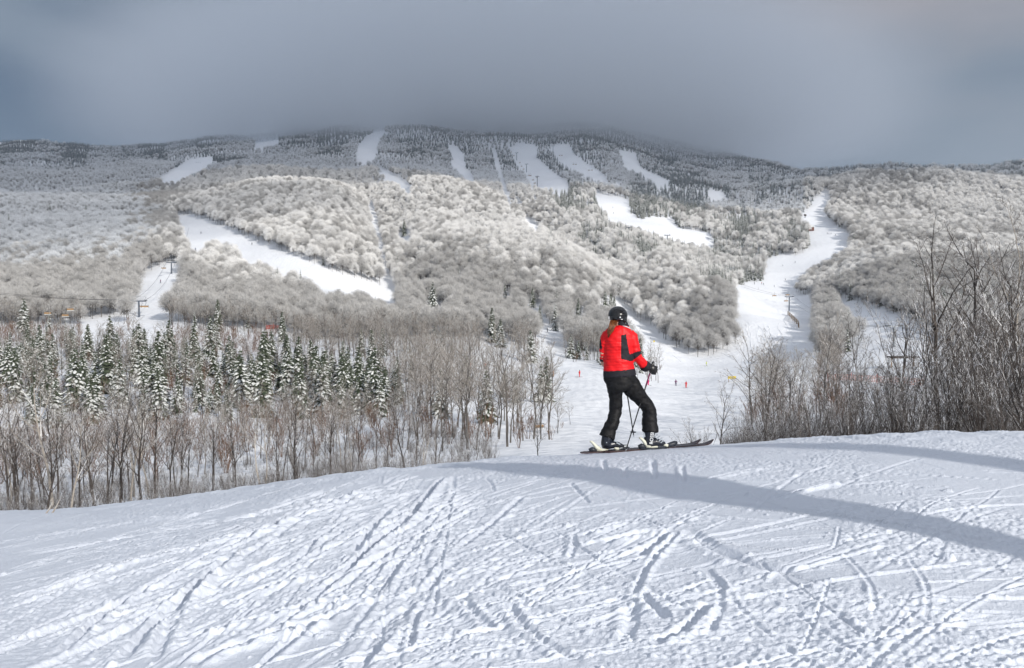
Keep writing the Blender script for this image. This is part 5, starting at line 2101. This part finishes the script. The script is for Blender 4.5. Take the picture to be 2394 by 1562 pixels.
boot([(930, 1238, .08, 46, 52), (922, 1280, .06, 40, 50), (916, 1325, .04, 36, 46), (920, 1352, .03, 36, 40)],
     [(897, 1335, .02, 22, 30), (930, 1333, .03, 34, 36), (975, 1322, .04, 36, 36), (1015, 1330, .05, 24, 32), (1050, 1338, .06, 16, 26)],
     [(968, 1288, 992, 1262, -.01, .007), (985, 1300, 1012, 1275, -.01, .007), (1002, 1318, 1030, 1290, .0, .007), (1016, 1330, 1042, 1310, .0, .006), (880, 1250, 888, 1282, .0, .008)], 'boot')
boot([(590, 1278, -.05, 48, 50), (578, 1320, -.05, 42, 48), (575, 1350, -.05, 42, 44)],
     [(545, 1352, -.06, 22, 30), (585, 1350, -.05, 34, 38), (635, 1340, -.03, 34, 36), (680, 1350, -.01, 24, 32), (720, 1362, .0, 15, 26)],
     [(640, 1312, 668, 1322, -.09, .007), (660, 1330, 690, 1342, -.08, .007), (576, 1328, 584, 1328, -.12, .006)], 'boot')


def text_mesh(txt, size):
    cu2 = bpy.data.curves.new('txt', 'FONT')
    cu2.body = txt
    cu2.size = size
    cu2.extrude = 0.0012
    cu2.offset = size * .012
    o = bpy.data.objects.new('txt', cu2)
    COL.objects.link(o)
    me = bpy.data.meshes.new_from_object(o.evaluated_get(bpy.context.evaluated_depsgraph_get()))
    bpy.data.objects.remove(o)
    return me


me = text_mesh('ROSSI', .058)
pT = S(952, 1343, -.045)
rot = Matrix(((0, -1, 0), (0, 0, -1), (1, 0, 0))).to_4x4()
rot = Matrix.Rotation(R(6), 4, 'Y') @ rot
me.transform(Matrix.Translation(pT) @ rot)
wear('boot_lettering', me, [M_let])


# skis with bindings
def ski(tail, tip, label, toe, heel):
    """tail, tip as (cx, cy, dy); toe/heel positions as fractions"""
    a_, b_2 = S(*tail), S(*tip)
    r_ = empty('ski', a_.lerp(b_2, .5))
    tag(r_, label, 'ski', 'the skier\'s two skis')
    n_ = 28
    axis = (b_2 - a_)
    axis.z = 0
    ax = axis.normalized()
    sd_ = Vector((-ax.y, ax.x, 0))
    rings = []
    g = Geo()
    V_ = []
    for i in range(n_ + 1):
        q = i / n_
        c_ = a_.lerp(b_2, q)
        rise = max(0, (q - .90) / .10) ** 2 * .055
        hw = (.037 + .018 * abs(q - .48) * 2) * math.sqrt(max(.02, min(1, (1 - q) / .06))) * math.sqrt(max(.15, min(1, q / .03)))
        th = .007
        c_ = c_ + Vector((0, 0, rise - (.055 if q > 2 else 0)))
        for (s1, s2) in ((-1, -1), (1, -1), (1, 1), (-1, 1)):
            V_.append(tuple(c_ + sd_ * hw * s1 + Vector((0, 0, th * s2)) - r_.location))
    Fq = []
    for i in range(n_):
        for j in range(4):
            Fq.append((i * 4 + j, i * 4 + (j + 1) % 4, i * 4 + 4 + (j + 1) % 4, i * 4 + 4 + j))
    Fq += [(0, 1, 2, 3), (n_ * 4, n_ * 4 + 1, n_ * 4 + 2, n_ * 4 + 3)]
    mi_ = [0 if k % 4 == 2 else 1 for k in range(n_ * 4)] + [1, 1]
    me_ = npmesh('ski_blade', V_, Fq, False, mi_)
    link('blade', me_, r_, [M_ski, M_skir])
    return r_


sk1 = ski((372, 1411, -.20), (1338, 1337, .42), 'ski under the left foot, its flat tip showing beyond the other ski', 0, 0)
sk2 = ski((560, 1402, -.16), (1442, 1338, .36), 'ski under the front foot, with raised dark tip at the right', 0, 0)


def bpart(sk, name, me, m):
    me.transform(Matrix.Translation(-sk.location))
    return link(name, me, sk, [m])


for sk, ox, oy, od in ((sk2, 0, 0, 0), (sk1, -398, 28, -.09)):
    g = Geo()   # heel piece with its curved lever
    g.tube([S(842 + ox, 1290 + oy, -.005 + od), S(858 + ox, 1294 + oy, -.005 + od), S(876 + ox, 1312 + oy, 0 + od), S(896 + ox, 1338 + oy, .005 + od), S(930 + ox, 1362 + oy, .01 + od)], [.010, .016, .020, .028, .03], 10)
    g.tube([S(900 + ox, 1362 + oy, .0 + od), S(990 + ox, 1364 + oy, .03 + od)], [.02, .016], 8)
    bpart(sk, 'heel_lever', g.build('lever', True), M_bind)
    g = Geo()
    g.tube([S(838 + ox, 1366 + oy, 0 + od), S(862 + ox, 1356 + oy, 0 + od), S(892 + ox, 1362 + oy, 0 + od)], [.026, .034, .026], 10)
    g.bar(S(850 + ox, 1376 + oy, -.02 + od), S(1060 + ox, 1370 + oy, .07 + od), .03, .011)
    bpart(sk, 'heel_piece', g.build('heel', True), M_binb)
    g = Geo()
    g.tube([S(1052 + ox, 1358 + oy, .06 + od), S(1090 + ox, 1346 + oy, .07 + od), S(1125 + ox, 1336 + oy, .085 + od), S(1148 + ox, 1326 + oy, .095 + od)], [.020, .030, .034, .018], 12)
    bpart(sk, 'toe_piece', g.build('toe', True), M_binb if sk is sk2 else M_steel_g)
    g = Geo()
    g.tube([S(1040 + ox, 1345 + oy, .03 + od), S(1074 + ox, 1352 + oy, .04 + od)], [.016, .02], 8)
    bpart(sk, 'toe_wing', g.build('wing', True), M_bind)

# little sticks poking from the brow at the lower left
for i, (u_, v_, u2_, v2_) in enumerate(((93, 1207, 112, 1180), (108, 1206, 130, 1172))):
    t1_, g1_ = pix2tg(u_, v_)
    y_ = 10.2
    p0 = Vector((float(t1_) * y_, y_, float(fg_base(np.array([float(t1_) * y_]), np.array([y_]))[0]) - .1))
    t2_, g2_ = pix2tg(u2_, v2_)
    p1 = Vector((float(t2_) * y_, y_ + .1, float(g2_) * y_))
    g = Geo(); g.tube([Vector((0, 0, 0)), (p1 - p0) * .6 + Vector((.01, 0, 0)), p1 - p0], [.012, .009, .004], 6)
    o = link('twig', g.build('twig'), None, [M_birch]); o.location = p0
    tag(o, ('left', 'right')[i] + ' one of two thin pale twigs sticking out of the snow at the left edge', 'twig')

# ------------------------------------------------------------------ cloud and air
def lump_mesh(name, cx, cy, cz, rx, ry, rz, seed, nu=72, nv=30, amp=.28, flat=0.35):
    V_, F_ = ellipsoid((0, 0, 0), (1, 1, 1), nu, nv)
    n3 = fbm(V_[:, 0] * 2.2 + 5, V_[:, 1] * 2.2 + V_[:, 2] * 1.7, 4, seed) * 2 * amp
    V_ = V_ * (1 + n3)[:, None]
    V_[:, 2] = np.where(V_[:, 2] < 0, V_[:, 2] * flat, V_[:, 2])
    V_ = V_ * np.array([rx, ry, rz]) + np.array([cx, cy, cz])
    return npmesh(name, V_, F_, True)


def vol_mat(name, col, dens):
    m = bpy.data.materials.new(name)
    m.use_nodes = True
    t = m.node_tree
    t.nodes.clear()
    o_ = t.nodes.new('ShaderNodeOutputMaterial')
    v_ = t.nodes.new('ShaderNodeVolumePrincipled')
    v_.inputs['Color'].default_value = tuple(col) + (1,)
    v_.inputs['Density'].default_value = dens
    v_.inputs['Anisotropy'].default_value = 0.0
    t.links.new(v_.outputs[0], o_.inputs['Volume'])
    return m


CLOUDS = True
# one cloud on the summit: dense inside, thinning to nothing at its rim, ragged base
CX, CY, CZ = -60.0, 2300.0, 500.0
CR = (1250.0, 850.0, 370.0)
o = link('low_cloud', lump_mesh('low_cloud', 0, 0, 0, *CR, 4, nu=48, nv=24, amp=.0, flat=1), None)
o.location = (CX, CY, CZ)
tag(o, 'soft grey cloud sitting on the mountain top and hiding the upper runs', 'cloud', kind='stuff')
m = vol_mat('cloud_vapour', CLOUD_COL, CLOUD_DENS)
t_ = m.node_tree
pv = [n for n in t_.nodes if n.type == 'PRINCIPLED_VOLUME'][0]


def nd(ty, **kw):
    n = t_.nodes.new(ty)
    for a_, b_2 in kw.items():
        setattr(n, a_, b_2)
    return n


tcn = nd('ShaderNodeTexCoord')
mpn = nd('ShaderNodeMapping')
mpn.inputs['Scale'].default_value = (1 / CR[0], 1 / CR[1], 1 / CR[2])
t_.links.new(tcn.outputs['Object'], mpn.inputs[0])
ln_ = nd('ShaderNodeVectorMath', operation='LENGTH')
t_.links.new(mpn.outputs[0], ln_.inputs[0])
fa = nd('ShaderNodeMapRange', interpolation_type='SMOOTHSTEP')
fa.inputs[1].default_value = 0.98; fa.inputs[2].default_value = 0.35
t_.links.new(ln_.outputs['Value'], fa.inputs[0])
no_ = nd('ShaderNodeTexNoise')
no_.inputs['Scale'].default_value = 0.0042
no_.inputs['Detail'].default_value = 3
t_.links.new(tcn.outputs['Object'], no_.inputs['Vector'])
sx_ = nd('ShaderNodeSeparateXYZ')
t_.links.new(tcn.outputs['Object'], sx_.inputs[0])
zz_ = nd('ShaderNodeMath', operation='MULTIPLY_ADD')
t_.links.new(no_.outputs[0], zz_.inputs[0])
zz_.inputs[1].default_value = 230
t_.links.new(sx_.outputs['Z'], zz_.inputs[2])
zr = nd('ShaderNodeMapRange', interpolation_type='SMOOTHSTEP')
zr.inputs[1].default_value = CLOUD_BASE - CZ + 95 - 20
zr.inputs[2].default_value = CLOUD_BASE - CZ + 95 + 170
t_.links.new(zz_.outputs[0], zr.inputs[0])
mu = nd('ShaderNodeMath', operation='MULTIPLY')
t_.links.new(fa.outputs[0], mu.inputs[0])
t_.links.new(zr.outputs[0], mu.inputs[1])
m2_ = nd('ShaderNodeMath', operation='MULTIPLY')
t_.links.new(mu.outputs[0], m2_.inputs[0])
m2_.inputs[1].default_value = CLOUD_DENS
t_.links.new(m2_.outputs[0], pv.inputs['Density'])
m.cycles.volume_step_rate = CLOUD_STEP
o.data.materials.append(m)
if SHADERS:
    # unseen banks added above the camera to shade the summit and the left
    for i, (cx, cy, cz, rx, ry, dn) in enumerate(SHADERS):
        o = link('shade_cloud', lump_mesh('shade_cloud', cx, cy, cz, rx, ry, 130, 30 + i, amp=.16), None, [vol_mat('shade_cloud_vapour', (0.92, 0.93, 0.95), dn)])
        tag(o, ('broad unseen cloud bank added overhead to shade the mountain', 'smaller unseen cloud bank added overhead to shade the left woods', 'unseen cloud bank added overhead for shade at the right')[i], 'cloud', kind='stuff')
if HAZE:
    g = Geo()
    g.box((0, 2030, 270), (4300, 2300, 430))
    o = link('haze', g.build('haze'), None, [vol_mat('haze_air', (0.80, 0.87, 1.0), HAZE)])
    tag(o, kind='stuff')
